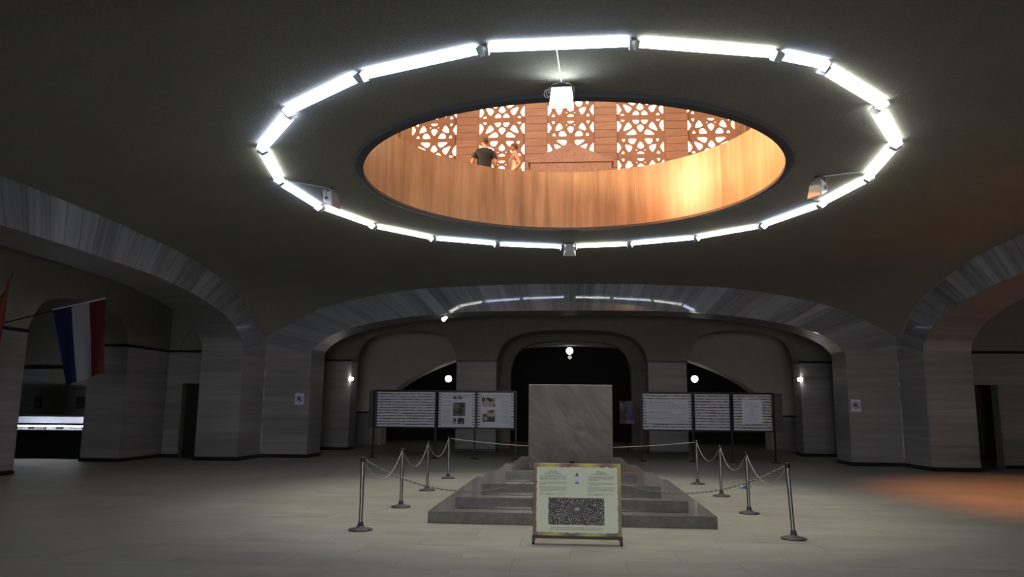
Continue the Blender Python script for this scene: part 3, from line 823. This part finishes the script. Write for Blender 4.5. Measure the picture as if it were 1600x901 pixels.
def chain(i, j, sag, label):
    a, b = off(TOPS[i], TOPS[j]); P = sagline(a, b, sag, 90); bm = bmesh.new()
    for k, (p, q) in enumerate(zip(P, P[1:])):
        d = (q-p); L = d.length*.72; d.normalize(); s = d.cross(Vector((0, 0, 1))).normalized(); u = s if k % 2 else s.cross(d)
        c = (p+q)/2
        pts = [c + d*L*math.cos(w) + u*.011*math.sin(w) for w in [2*PI*m/8 for m in range(8)]]
        tube(bm, pts, .0042, 4, closed=True)
    t = tag(smooth(obj('barrier_chain', bm, m_link)), label, 'chain', 'chains along the front of the barrier')
chain(0, 8, .40, 'link chain sagging across the left half of the front, post to board')
chain(8, 4, .38, 'link chain sagging across the right half of the front, board to post')

# ------------------------------------------------------------------ information board
t = thing('information_board', 'yellow-brown bordered information board on low black feet before the cenotaph', 'sign', (.09, 10.0, 0), math.radians(0))
TILT = math.radians(-6)
def tilt(bm): return xform(bm, Matrix.Translation((0, 0, .09)) @ Matrix.Rotation(TILT, 4, 'X'))
bd = obj('border_panel', tilt(bx(-.562, .562, 0, .02, 0, .905, bev=.003)), m_border, t)
# torn parchment sheet
bm = bmesh.new(); rnd = random.Random(3); pts = []
x0, x1, z0, z1 = -.512, .512, .058, .85
def edge(a, b, n, amp, nrm):
    for i in range(n):
        f = i/n; w = amp*(abs(math.sin(i*.9+rnd.random()*1.5)))*rnd.uniform(.4, 1)
        pts.append((a[0]+(b[0]-a[0])*f+nrm[0]*w, a[1]+(b[1]-a[1])*f+nrm[1]*w))
edge((x0, z0), (x1, z0), 34, .02, (0, -1)); edge((x1, z0), (x1, z1), 26, .014, (1, 0)); edge((x1, z1), (x0, z1), 34, .02, (0, 1)); edge((x0, z1), (x0, z0), 26, .012, (-1, 0))
prism(bm, pts, -.003, 0); obj('parchment_sheet', tilt(bm), m_parch, t)
bm = bmesh.new(); prism(bm, [(x*1.003, (z-.45)*1.004+.45-.001) for x, z in pts], -.0015, 0); obj('torn_edge_line', tilt(bm), mat('brown_ink', (.05, .035, .02), .7), t)  # dark brown outline round the torn sheet
ph = obj('crowd_photo', bx(-.365, .345, -.004, 0, -.165, .165), m_crowd, t)
ph.matrix_local = Matrix.Translation((0, 0, .09)) @ Matrix.Rotation(TILT, 4, 'X') @ Matrix.Translation((0, -.002, .31))
def words(bm, xa, xb, z, h, rnd, gap=.3, y0=-.0045, y1=-.003, wmin=.012, wmax=.05):
    x = xa
    while x < xb-.004:
        wd = min(rnd.uniform(wmin, wmax), xb-x); 
        # a word: thin letters' band
        nl = max(1, int(wd/(h*.9)))
        for i in range(nl):
            lx = x+wd*i/nl; hh = h*rnd.choice((.62, .62, .62, 1)); box(bm, lx, lx+wd/nl*.72, y0, y1, z, z+hh)
        x += wd + h*gap*2
bm = bmesh.new(); rn = random.Random(5)
for side in (-1, 1):
    xc = -.305 if side < 0 else .305
    for k, wdt in enumerate((.10, .14, .22)): words(bm, xc-wdt/2, xc+wdt/2, .80-.018*k, .012, rn)
    xa, xb = (-.475, -.135) if side < 0 else (.14, .475)
    z = .745
    for para, nl in ((0, 5), (1, 3), (2, 5)):
        for l in range(nl):
            words(bm, xa, xb if l < nl-1 else xa+(xb-xa)*rn.uniform(.15, .7), z, .007, rn, wmin=.01, wmax=.04); z -= .0135
        z -= .016
    words(bm, xa, xa+.04, z, .008, rn); words(bm, xa+.07, xb, z, .007, rn); words(bm, xa, xa+.05, z-.014, .008, rn); words(bm, xa+.07, xa+.19, z-.014, .007, rn)
words(bm, -.33, .32, .105, .010, rn); words(bm, -.34, .33, .085, .010, rn)
tag(obj('printed_text', tilt(bm), m_greenink, t), kind='stuff')
bm = bmesh.new(); box(bm, -.025, .025, -.005, -.003, .66, .74); obj('white_label', tilt(bm), m_paperw, t)
bm = bmesh.new(); prism(bm, [(-.022, .748), (.022, .748), (.010, .775), (.004, .79), (-.004, .79), (-.010, .775)], -.005, -.003); box(bm, -.026, .026, -.005, -.003, .742, .747)
obj('emblem', tilt(bm), mat('emblem_blue', (.12, .14, .22), .5), t)
bm = bmesh.new(); box(bm, -.025, .025, -.0056, -.003, .655, .668); obj('label_bar', tilt(bm), m_ink, t)
for s in (-1, 1):
    bm = bmesh.new(); box(bm, s*.555-.012, s*.555+.012, -.06, -.04, 0, .1); box(bm, s*.555-.012, s*.555+.012, -.06, .42, 0, .022)
    tube(bm, [(s*.54, .012, .1), (s*.3, .38, .02)], .009, 6); obj('foot', bm, m_black, t)
bm = bmesh.new(); box(bm, -.57, .57, -.035, .03, .075, .1); obj('ledge', bm, m_black, t)
bm = bmesh.new(); box(bm, -.56, .56, .40, .42, 0, .022); tube(bm, [(0, .06, .1), (0, .2, .7)], .012, 6); obj('rear_stay', bm, m_black, t)

# ------------------------------------------------------------------ display stands behind the cenotaph
def wavy_stripes(bm, x0, x1, z0, z1, n, rnd, mask=None, y=-.004, zs=None):
    for k in range(n):
        zc = z0+(z1-z0)*(k+.9)/(n+.6); m = 26; top = []; bot = []
        def emit(xa, xb):
            mm = max(2, int((xb-xa)/.07)); T = []; B = []
            for i in range(mm+1):
                x = xa+(xb-xa)*i/mm; w = .004*math.sin(x*5+k*2)+.004*rnd.uniform(-1, 1); h = .0115+.005*rnd.uniform(-1, 1)
                T.append((x, zc+w+h)); B.append((x, zc+w-h))
            prism(bm, B+T[::-1], y, 0)
        segs = [(x0, x1)]
        for (ma, mb, mz0, mz1) in (mask or []):
            if mz0 < zc < mz1:
                segs = [s for a, b in segs for s in ((a, min(b, ma)), (max(a, mb), b)) if s[1]-s[0] > .01]
        for a, b in segs: emit(a, b)
def stand(name_label, x_posts, panels, yw, z0=1.045, z1=2.215, wing=None, feet=True):
    t = thing('display_stand', name_label, 'display board', (0, yw, 0), 0, 'display boards behind the cenotaph')
    for x in x_posts:
        bm = bmesh.new(); box(bm, x-.028, x+.028, .01, .05, .02, z1+.06); obj('post', bm, m_black, t)
        bm = bmesh.new(); lathe(bm, [(0, 0), (.16, 0), (.15, .02), (.03, .035), (0, .035)], 16, (x, .03, 0)); obj('foot', bm, m_black, t)
    a = min(p[0] for p in panels)-.07; b = max(p[1] for p in panels)+.07
    bm = bmesh.new(); box(bm, a, b, 0, .03, z1, z1+.07); box(bm, a, b, 0, .03, z0-.05, z0); obj('frame_rail', bm, m_black, t)
    if wing:
        bm = bmesh.new(); box(bm, wing[0], wing[1], .05, .09, z0-.05, z1+.05); obj('back_panel', bm, mat('charcoal_fabric', (.09, .09, .092), .9), t)
    for (x0, x1, kind) in panels:
        p = obj('panel', bx(x0, x1, -.012, .01, z0, z1), m_creamp if kind in ('stripe2', 'text', 'notice') else m_paper, t, )
        rnd = random.Random(int((x0+20)*100)); P = lambda n, b_, m_: obj(n, xform(b_, Matrix.Translation((0, -.012, 0))), m_, p)
        W = x1-x0
        if kind in ('stripe', 'stripe2'):
            bm = bmesh.new(); wavy_stripes(bm, x0, x1, z0, z1, 12, rnd); P('stripes', bm, m_ink)
        elif kind == 'text':
            bm = bmesh.new(); wavy_stripes(bm, x0, x1, z0, z1, 12, rnd, [(x0+.1, x1-.1, z0+.25, z1-.2)]); P('stripes', bm, m_ink)
            bm = bmesh.new(); rn = random.Random(9)
            words(bm, x0+.13, x0+1.0, z1-.29, .03, rn, wmax=.12); words(bm, x0+.13, x0+.95, z1-.62, .035, rn, wmax=.12); words(bm, x1-.5, x1-.13, z0+.26, .025, rn, wmax=.12)
            P('heading_text', bm, m_ink)
            bm = bmesh.new()
            for q in range(4): words(bm, x0+.13, x1-.15, z1-.35-.045*q, .018, rn, wmax=.1)
            for q in range(5): words(bm, x0+.13, x1-.15, z1-.68-.045*q, .018, rn, wmax=.1)
            P('body_text', bm, m_txt)
        elif kind == 'notice':
            bm = bmesh.new(); mk = (x0+.27, x1-.28, z0+.22, z1-.16)
            wavy_stripes(bm, x0, x1, z0, z1, 12, rnd, [mk]); P('stripes', bm, m_ink)
            P('notice_sheet', bx(mk[0], mk[1], -.006, 0, mk[2], mk[3]), m_paperw)
            bm = bmesh.new(); rn = random.Random(11); xc = (mk[0]+mk[1])/2
            for q, wd in enumerate((.42, .36, .5, .14, .14, .14, .3, .48, .5, .3)): words(bm, xc-wd/2, xc+wd/2, mk[3]-.14-.058*q, .022, rn, y0=-.0085, y1=-.006, wmax=.08)
            P('notice_text', bm, m_txt)
        else:
            bm = bmesh.new(); wavy_stripes(bm, x0, x1, z0, z1, 12, rnd, [(x0+.09, x1-.09, z0+.0, z1-.0)]); P('stripes', bm, m_ink)
            bm = bmesh.new(); rn = random.Random(13); words(bm, x0+.1, x1-.06, z1-.12, .045, rn, wmax=.16); words(bm, x0+.1, x1-.1, z1-.19, .02, rn, wmax=.1); P('heading_text', bm, m_txt)
            bm = bmesh.new(); tx = (x0+.12, x0+.44) if kind == 'photos_a' else (x1-.42, x1-.12)
            for q in range(17):
                if q in (2, 5, 10, 13): continue
                words(bm, tx[0], tx[1], z1-.29-.046*q, .026, rn, wmax=.1)
            P('body_text', bm, m_txt)
            if kind == 'photos_a':
                for (a, b, c, d, mm) in ((.50, .62, .95, 1.04, m_ph3), (.66, .81, .95, 1.04, m_ph3), (.50, .92, .37, .83, m_ph1), (.50, .62, .1, .31, m_ph3), (.66, .89, .1, .31, m_ph1)):
                    P('photo', bx(x0+a, x0+b, -.005, 0, z0+c, z0+d), mm)
            else:
                for (a, b, c, d, mm) in ((.14, .59, .70, 1.0, m_ph2), (.30, .59, .19, .58, m_ph2), (.14, .30, .19, .46, m_ph2)):
                    P('photo', bx(x0+a, x0+b, -.005, 0, z0+c, z0+d), mm)
    return t
stand('black framed display stand left of the cenotaph, three panels, two with photographs', [-6.78, -4.62, -3.28, -1.88],
      [(-6.66, -4.66, 'stripe'), (-4.53, -3.28, 'photos_a'), (-3.18, -1.95, 'photos_b')], 26.0, wing=(-6.98, -6.66))
stand('black framed display stand right of the cenotaph, three striped panels, one with pinned notice', [2.32, 4.02, 5.28, 6.66],
      [(2.38, 3.97, 'text'), (4.09, 5.22, 'stripe2'), (5.35, 6.56, 'notice')], 26.0, wing=(6.66, 6.95))

# small poster on a stand in the dark middle arch
t = thing('poster_stand', 'small bluish picture poster on a thin dark stand right of the cenotaph', 'poster', (2.23, 31.4, 0))
pn = obj('picture_panel', bx(-.3, .3, 0, .03, 1.12, 2.03), m_ph4, t); obj('caption_strip', bx(-.03, .3, -.006, 0, 1.12, 1.23), mat('lilac_strip', (.26, .25, .42), .5), t)
bm = bmesh.new(); tube(bm, [(0, .04, .02), (0, .04, 1.2)], .018, 8); box(bm, -.2, .2, -.1, .2, 0, .02); obj('stand_leg', bm, m_black, t)

# ------------------------------------------------------------------ globe lamps, wall lamps, soffit spot
def globe(label, loc, r, m, drop=True, light=None):
    t = thing('globe_lamp', label, 'lamp', loc, 0, 'globe lamps in the dark back rooms')
    bm = bmesh.new(); bmesh.ops.create_uvsphere(bm, u_segments=20, v_segments=12, radius=r); smooth(obj('globe', bm, m, t), 180)
    bm = bmesh.new(); tube(bm, [(0, 0, r*.9), (0, 0, AZ-loc[2])], .01, 6); lathe(bm, [(0, r*.85), (r*.4, r*.85), (r*.35, r*1.15), (0, r*1.15)], 12); obj('hanger', bm, m_black, t)
globe('glowing white globe lamp hanging above the cenotaph in the middle arch', (-.1, 36, 4.40), .165, m_globe)
globe('faint small globe just below the bright one in the middle arch', (-.1, 38.5, 4.27), .10, m_globe2)  # second, smaller globe with a weaker glow
globe('glowing white globe lamp in the dark arch above the left display stand', (-5.85, 36, 3.06), .16, m_globe)
globe('glowing white globe lamp in the dark arch above the right display stand', (5.68, 36, 3.12), .16, m_globe)
def sconce(label, loc, s):
    t = thing('wall_lamp', label, 'lamp', loc, 0, 'small wall lamps on the arcade piers')
    bm = bmesh.new(); box(bm, -.01 if s > 0 else -.05, .05 if s > 0 else .01, -.05, .05, -.09, .09); obj('bracket', bm, m_house, t)
    bm = bmesh.new(); lathe(bm, [(0, -.07), (.05, -.07), (.085, .0), (.085, .045), (.03, .06), (0, .06)], 14, (-s*.1, 0, 0)); smooth(obj('shade', bm, m_sconce, t))
sconce('small lit wall lamp on the pier left of the left display stand', (-8.86, 29.9, 2.8), -1)
sconce('small lit wall lamp on the pier right of the right display stand', (8.76, 29.9, 2.88), 1)
t = thing('soffit_spot', 'tiny pale spotlight under the crown edge of the big back arch, left side', 'lamp', (-4.3, 25.5, 4.69))
bm = bmesh.new(); tube(bm, [(0, 0, .15), (0, 0, .05)], .012, 6); obj('stem', bm, m_house, t)
bm = bmesh.new(); tube(bm, [(-.05, -.07, -.04), (.05, .06, .06)], [.085, .05], 14); smooth(obj('head', bm, emis('spot_glow', (1, .98, .9), 1.2), t))

# ------------------------------------------------------------------ no-photography signs
def nosign(label, x, z):
    t = thing('prohibition_sign', label, 'sign', (x, YB-.016, z), 0, 'no camera signs on the piers')
    obj('plate', bx(-.145, .145, -.006, .002, -.19, .19), m_paperw, t)
    bm = bmesh.new(); n = 28
    for k in range(n):
        a0, a1 = 2*PI*k/n, 2*PI*(k+1)/n
        prism(bm, [(.088*math.cos(a0), .088*math.sin(a0)), (.088*math.cos(a1), .088*math.sin(a1)), (.108*math.cos(a1), .108*math.sin(a1)), (.108*math.cos(a0), .108*math.sin(a0))], -.009, -.006)
    c = .7071
    prism(bm, [(-.07-.008, .07-.008), (.07-.008, -.07-.008), (.07+.008, -.07+.008), (-.07+.008, .07+.008)], -.009, -.006)
    obj('prohibition_ring', bm, m_ink, t)
    bm = bmesh.new(); box(bm, -.048, .042, -.0085, -.006, -.045, .04); box(bm, -.025, .018, -.0085, -.006, .04, .055); obj('camera_symbol', bm, m_ink, t)
nosign('small white no-camera sign on the pier left of the back arch', -9.13, 1.94)
nosign('small white no-camera sign on the pier right of the back arch', 9.0, 1.88)

# ------------------------------------------------------------------ flags in the left aisle
def ribbon(bm, quad, ua, ub, amp, ph, n=10, m=14):
    """cloth strip between fractions ua..ub of a quad (tl,tr,br,bl) with vertical folds"""
    tl, tr, br, bl = [Vector(q) for q in quad]; g = []
    for j in range(m+1):
        v = j/m; row = []
        for i in range(n+1):
            u = ua+(ub-ua)*i/n; p = tl.lerp(tr, u).lerp(bl.lerp(br, u), v)
            p = p + Vector((0, amp*v*math.sin(u*11+ph+v*1.5), 0)); row.append(bm.verts.new(p))
        g.append(row)
    for a, b in zip(g, g[1:]):
        for i in range(n): bm.faces.new((a[i], a[i+1], b[i+1], b[i]))
    bmesh.ops.solidify(bm, geom=bm.faces[:], thickness=.004)
t = thing('tricolour_flag', 'blue, white and red flag hanging from a slanting pole in left aisle', 'flag', (-13.55, 16.65, 3.5), 0)
def rel(p): return (p[0]*.93+13.55, 0, 1.682+(p[2]-1.682)*.93-3.5)
q = [rel((-12.92, 0, 4.02)), rel((-11.56, 0, 4.31)), rel((-11.44, 0, 2.46)), rel((-12.42, 0, 2.12))]
for nm, a, b, mm in (('blue_stripe', 0, .345, m_blue), ('white_stripe', .345, .68, m_white), ('red_stripe', .68, 1, m_red)):
    bm = bmesh.new(); ribbon(bm, q, a, b, .07, .4); smooth(obj(nm, bm, mm, t))
bm = bmesh.new(); tube(bm, [(.005, 0, -.03), rel((-11.54, 0, 4.33))], .016, 8); obj('flagpole', bm, m_black, t)
bm = bmesh.new(); tube(bm, [rel((-12.93, 0, 4.02)), rel((-11.56, 0, 4.315))], .022, 8); obj('hem_sleeve', bm, m_white, t)
t = thing('furled_flag', 'red furled flag at the left picture edge with white and blue foot', 'flag', (-12.80, 16.2, 3.75), 0)
bm = bmesh.new(); tube(bm, [(-.02, 0, .75), (-.1, 0, .3), (-.16, 0, -.2), (-.22, 0, -1.1)], [.02, .06, .11, .10], 10); smooth(obj('red_cloth', bm, m_red, t))
bm = bmesh.new(); tube(bm, [(-.22, 0, -1.1), (-.24, 0, -1.2)], [.10, .1], 10); smooth(obj('white_cloth', bm, m_white, t))
bm = bmesh.new(); tube(bm, [(-.24, 0, -1.2), (-.25, 0, -1.5)], [.10, .06], 10); smooth(obj('blue_cloth', bm, m_blue, t))
bm = bmesh.new(); tube(bm, [(-.73, 0, -.3), (-.1, 0, .45), (.04, 0, .9)], .014, 8); obj('flagpole', bm, m_black, t)

# ------------------------------------------------------------------ lit display case in the left room
t = thing('display_case', 'black museum display case with brightly lit glass top in left side room', 'display case', (-17.0, 23.9, 0), math.radians(4))
obj('plinth', bx(-1.35, 1.45, -.35, .45, 0.02, .86), m_black, t)
obj('plinth_foot', bx(-1.3, 1.4, -.3, .4, 0, .02), m_black, t)
obj('display_deck', bx(-1.33, 1.43, -.33, .43, .86, .89), m_paper, t)
bm = bmesh.new(); prism(bm, [(-.35, .89), (.45, .89), (.45, 1.3), (.3, 1.3), (-.35, 1.08)], -1.35, 1.45, 'x'); obj('glass_hood', bm, m_glass, t)
bm = bmesh.new()
for x in (-1.35, .1, 1.43): box(bm, x, x+.02, -.35, -.33, .89, 1.08); box(bm, x, x+.02, .43, .45, .89, 1.3)
box(bm, -1.35, 1.45, -.37, -.30, 1.02, 1.09); box(bm, -1.35, 1.45, .3, .46, 1.3, 1.33); obj('hood_frame', bm, m_black, t); obj('back_lining', bx(-1.3, 1.4, .40, .42, .89, 1.28), m_paper, t)
bm = bmesh.new(); tube(bm, [(-1.25, -.27, 1.0), (1.35, -.27, 1.0)], .02, 8); obj('lamp_tube', bm, emis('case_tube', (.9, .93, 1), 40), t)
for i, (x, y, s) in enumerate(((-1.0, 0, .12), (-.6, .05, .16), (-.2, -.05, .1), (.35, .02, .18), (.8, -.02, .12), (1.15, .05, .14))):
    bm = bmesh.new()
    if i % 2: lathe(bm, [(0, 0), (s*.5, 0), (s*.7, s*.5), (s*.35, s), (0, s)], 12)
    else: box(bm, -s, s, -s*.3, s*.3, 0, s*.35, bev=.01)
    tag(obj('exhibit', bm, m_glassblk if i % 2 else m_steel, None, (-17.0+x*.998-y*.07, 23.9+y+x*.07, .89)),
        ['long metal exhibit at the left end inside the lit case', 'round dark vessel, leftmost of the vessels in the lit case', 'short metal exhibit left of centre inside the lit case',
         'round dark vessel right of centre, largest in the lit case', 'metal exhibit in the right half of the lit case', 'round dark vessel at the right end of the lit case'][i], 'exhibit', 'exhibits in the lit display case')
def picture(label, x, z, w_, h_):
    t = thing('framed_picture', label, 'picture', (x, 25.93, z), 0)
    obj('frame', bx(-w_/2, w_/2, 0, .03, -h_/2, h_/2), m_black, t); obj('print', bx(-w_/2+.03, w_/2-.03, -.006, 0, -h_/2+.03, h_/2-.03), m_ph1, t)
picture('small dark framed picture on the left room wall, above the case\'s middle', -18.95, 1.75, .26, .42)
picture('dark framed picture on the left room wall, near the case\'s right end', -17.35, 1.75, .3, .4)
picture('small dark picture beside the rightmost pier edge in the left room', -16.9, 1.72, .2, .36)

# ------------------------------------------------------------------ bottle on the floor
t = thing('water_bottle', 'small clear blue-tinted plastic bottle lying on floor inside the right row', 'bottle', (3.80, 17.5, .035), math.radians(4))
def lat_x(bm, prof, n=14):
    lathe(bm, prof, n); xform(bm, Matrix.Rotation(PI/2, 4, 'Y'))
bm = bmesh.new(); lat_x(bm, [(0, -.12), (.03, -.12), (.034, -.1), (.034, .05), (.028, .085), (.013, .105), (.013, .115), (0, .115)]); smooth(obj('body', bm, m_bottle, t))
bm = bmesh.new(); lat_x(bm, [(0, .112), (.016, .112), (.016, .132), (0, .132)]); obj('cap', bm, m_bcap, t)
bm = bmesh.new(); lat_x(bm, [(.0345, -.05), (.0345, .02)]); obj('wrapper', bm, m_bcap, t)
for k, (x, y) in enumerate(((3.32, 11.75), (5.0, 12.2), (-1.7, 18.2))):
    pass

# ------------------------------------------------------------------ people upstairs
def skin(verts, edges, radii, sub=2, root=0):
    me = bpy.data.meshes.new('sk'); me.from_pydata(verts, edges, []); o = bpy.data.objects.new('sk', me); COL.objects.link(o)
    md = o.modifiers.new('s', 'SKIN'); md.use_smooth_shade = True
    sv = me.skin_vertices[0].data
    for i, r in enumerate(radii):
        sv[i].radius = r if isinstance(r, tuple) else (r, r); sv[i].use_root = (i == root)
    s = o.modifiers.new('b', 'SUBSURF'); s.levels = sub
    dg = bpy.context.evaluated_depsgraph_get(); out = bpy.data.meshes.new_from_object(o.evaluated_get(dg))
    bpy.data.objects.remove(o); return out
def head_mesh(bm, c, face, s=1.0):
    """head centred at c, nose toward angle 'face' (radians, direction in xy)"""
    r = bmesh.ops.create_uvsphere(bm, u_segments=24, v_segments=18, radius=1)['verts']
    for v in r:
        x, y, z = v.co      # local: +x = face
        rx, ry, rz = .098, .084, .114
        if z < 0: ry *= 1+.25*z; 
        X, Y, Z = x*rx, y*ry, z*rz
        if x > 0 and z < -.2: X *= 1-.12*abs(z)
        if x < 0 and z < -.4: X *= .78
        # brow, nose, chin, eye sockets
        if x > .6:
            X += .024*math.exp(-((y*.074)/.014)**2)*math.exp(-((Z+.018)/.024)**2)
            X -= .008*(math.exp(-((Y-.03)/.014)**2)+math.exp(-((Y+.03)/.014)**2))*math.exp(-((Z-.012)/.012)**2)
            X += .006*math.exp(-((Z+.06)/.008)**2)*math.exp(-(Y/.022)**2)
            X += .010*math.exp(-((Z+.098)/.018)**2)*math.exp(-(Y/.025)**2)
        v.co = (X*s, Y*s, Z*s)
    for sg in (-1, 1):
        e = bmesh.ops.create_uvsphere(bm, u_segments=8, v_segments=6, radius=1)['verts']
        for v in e: v.co = Vector((v.co.x*.02-.005, v.co.y*.008+sg*.076, v.co.z*.032-.008))*s
        r += e
    m = Matrix.Translation(c) @ Matrix.Rotation(face, 4, 'Z')
    bmesh.ops.transform(bm, matrix=m, verts=r)
def person(label, loc, face, h, shirt, shirt_m, arms, extras=None):
    """face: heading angle of the body in xy (local +x forward)"""
    t = thing('person', label, 'person', loc, face)
    k = h/1.8
    def sc3(p): return (p[0]*k, p[1]*k, p[2]*k)
    V = [(0, 0, .98), (0, 0, 1.12), (0, 0, 1.27), (0, 0, 1.40), (-.01, 0, 1.49), (.01, 0, 1.63)]
    R = [(.13, .18), (.115, .165), (.13, .185), (.12, .17), (.075, .075), (.070, .070)]
    E = [(0, 1), (1, 2), (2, 3), (3, 4), (4, 5)]
    def add(p, r, par):
        V.append(p); R.append(r); E.append((par, len(V)-1)); return len(V)-1
    for s in (-1, 1):
        a = add((-.01, s*.185, 1.41), (.062, .062), 3); el = arms[s][0]; wr = arms[s][1]
        b = add(tuple((Vector((-.01, s*.2, 1.40)).lerp(Vector(el), .5))), (.052, .052), a); c = add(el, (.043, .043), b)
        d = add(tuple(Vector(el).lerp(Vector(wr), .5)), (.040, .038), c); e = add(wr, (.028, .026), d)
        dv = (Vector(wr)-Vector(el)).normalized(); pm_ = Vector(wr)+dv*.07; f = add(tuple(pm_), (.036, .018), e)
        hp = add((0, s*.1, .88), (.10, .10), 0); kn = add((.01, s*.11, .5), (.06, .06), hp); cf = add((-.02, s*.11, .33), (.056, .052), kn)
        an = add((-.02, s*.12, .09), (.036, .036), cf); add((.14, s*.13, .035), (.04, .03), an)
    sk = skin([sc3(p) for p in V], E, [tuple(q*k for q in r) for r in R], 2)
    bm = bmesh.new(); bm.from_mesh(sk)
    head_mesh(bm, Vector(sc3((.03, 0, 1.68))), arms.get('turn', 0), k*1.02)
    for s in (-1, 1):
        el, wr = arms[s]; dv = (Vector(wr)-Vector(el)).normalized(); fw = Vector((1, 0, 0)); fw = (fw-dv*fw.dot(dv)).normalized(); sd = dv.cross(fw)
        base = Vector(wr)+dv*.095
        for q, L in enumerate((.07, .08, .075, .058)):
            p0 = base+fw*(.03-.02*q); p1 = p0+dv*L*.5; p2 = p0+dv*L*.95-sd*s*.012
            tube(bm, [sc3(p0-dv*.02), sc3(p1), sc3(p2)], [.009*k, .008*k, .006*k], 6)
        p0 = Vector(wr)+dv*.04+fw*.03; tube(bm, [sc3(p0), sc3(p0+dv*.03+fw*.025), sc3(p0+dv*.06+fw*.03)], [.011*k, .009*k, .007*k], 6)
    smooth(obj('body', bm, m_skin, t), 180)
    # hair cap
    bm = bmesh.new(); r = bmesh.ops.create_uvsphere(bm, u_segments=20, v_segments=14, radius=1)['verts']
    for v in r:
        x, y, z = v.co; v.co = Vector((x*.105-.008, y*.090, z*.114+.008))*k*1.02
    rm = [v for v in r if (v.co.x > .055*k and v.co.z < .062*k) or v.co.z < -.05*k or (v.co.z < -.0*k and v.co.x > -.01*k)]
    bmesh.ops.delete(bm, geom=rm, context='VERTS')
    bmesh.ops.transform(bm, matrix=Matrix.Translation(sc3((.03, 0, 1.685))) @ Matrix.Rotation(arms.get('turn', 0), 4, 'Z'), verts=bm.verts)
    smooth(obj('hair', bm, m_hair, t), 180)
    # shirt: the body's own surface, pushed out by the thickness of the cloth
    bm = bmesh.new(); bm.from_mesh(sk); bm.normal_update()
    for v in bm.verts: v.co += v.normal*(.019*k)
    def keep(c):
        x, y, z = abs(c.x)/k, abs(c.y)/k, c.z/k
        if shirt == 'tee': return .86 < z < 1.495 and (y < .19 or z > 1.21) and not (z > 1.47 and y > .2)
        return .86 < z < 1.46 and (y < .165 or (z < 1.28 and y < .20))
    bmesh.ops.delete(bm, geom=[v for v in bm.verts if not keep(v.co)], context='VERTS')
    smooth(obj('shirt', bm, shirt_m, t), 180)
    # trousers
    V3 = [(0, 0, 1.0), (0, 0, .93)]; R3 = [(.165, .125), (.17, .13)]; E3 = [(0, 1)]
    for s in (-1, 1):
        for p, r, par in (((0, s*.1, .84), .112, 1), ((.01, s*.11, .5), .078, None), ((-.02, s*.12, .12), .062, None)):
            V3.append(p); R3.append((r, r)); E3.append((par if par is not None else len(V3)-2, len(V3)-1))
    smooth(obj('trousers', skin([sc3(p) for p in V3], E3, [tuple(q*k for q in r) for r in R3], 2), m_jean, t), 180)
    for s in (-1, 1):
        bm = bmesh.new(); box(bm, -.09, .2, s*.125-.045, s*.125+.045, 0, .07, bev=.02); xform(bm, Matrix.Scale(k, 4)); obj('shoe', bm, m_cap, t)
    if extras:
        bm = bmesh.new(); c = Vector(sc3((.03, 0, 1.68))); 
        for s in (-1, 1):
            tube(bm, [(.098*k, s*.03*k+.02*math.cos(a)*k, .012*k+.016*math.sin(a)*k) for a in [2*PI*i/10 for i in range(10)]], .003*k, 5, closed=True)
            tube(bm, [(.098*k, s*.05*k, .014*k), (.0, s*.082*k, .014*k)], .003*k, 5)
        bmesh.ops.transform(bm, matrix=Matrix.Translation(c) @ Matrix.Rotation(arms.get('turn', 0), 4, 'Z'), verts=bm.verts); obj('eyeglasses', bm, m_glassblk, t)
    return t
# seen from behind, facing the windows
person('man in black t-shirt seen from behind at the upper parapet', (-2.20, 18.62, UF), PI/2+.15, 1.84, 'tee', m_tee,
       {1: [(-.06, .30, 1.14), (.02, .31, .90)], -1: [(-.07, -.29, 1.14), (.05, -.30, .90)], 'turn': .12})
person('man in beige sleeveless shirt and glasses, turned left, at the upper parapet', (-1.45, 18.92, UF), PI+.35, 1.76, 'tank', m_tank,
       {1: [(-.08, .27, 1.15), (.10, .22, .96)], -1: [(-.1, -.28, 1.14), (.08, -.24, .95)], 'turn': -.3}, extras=True)
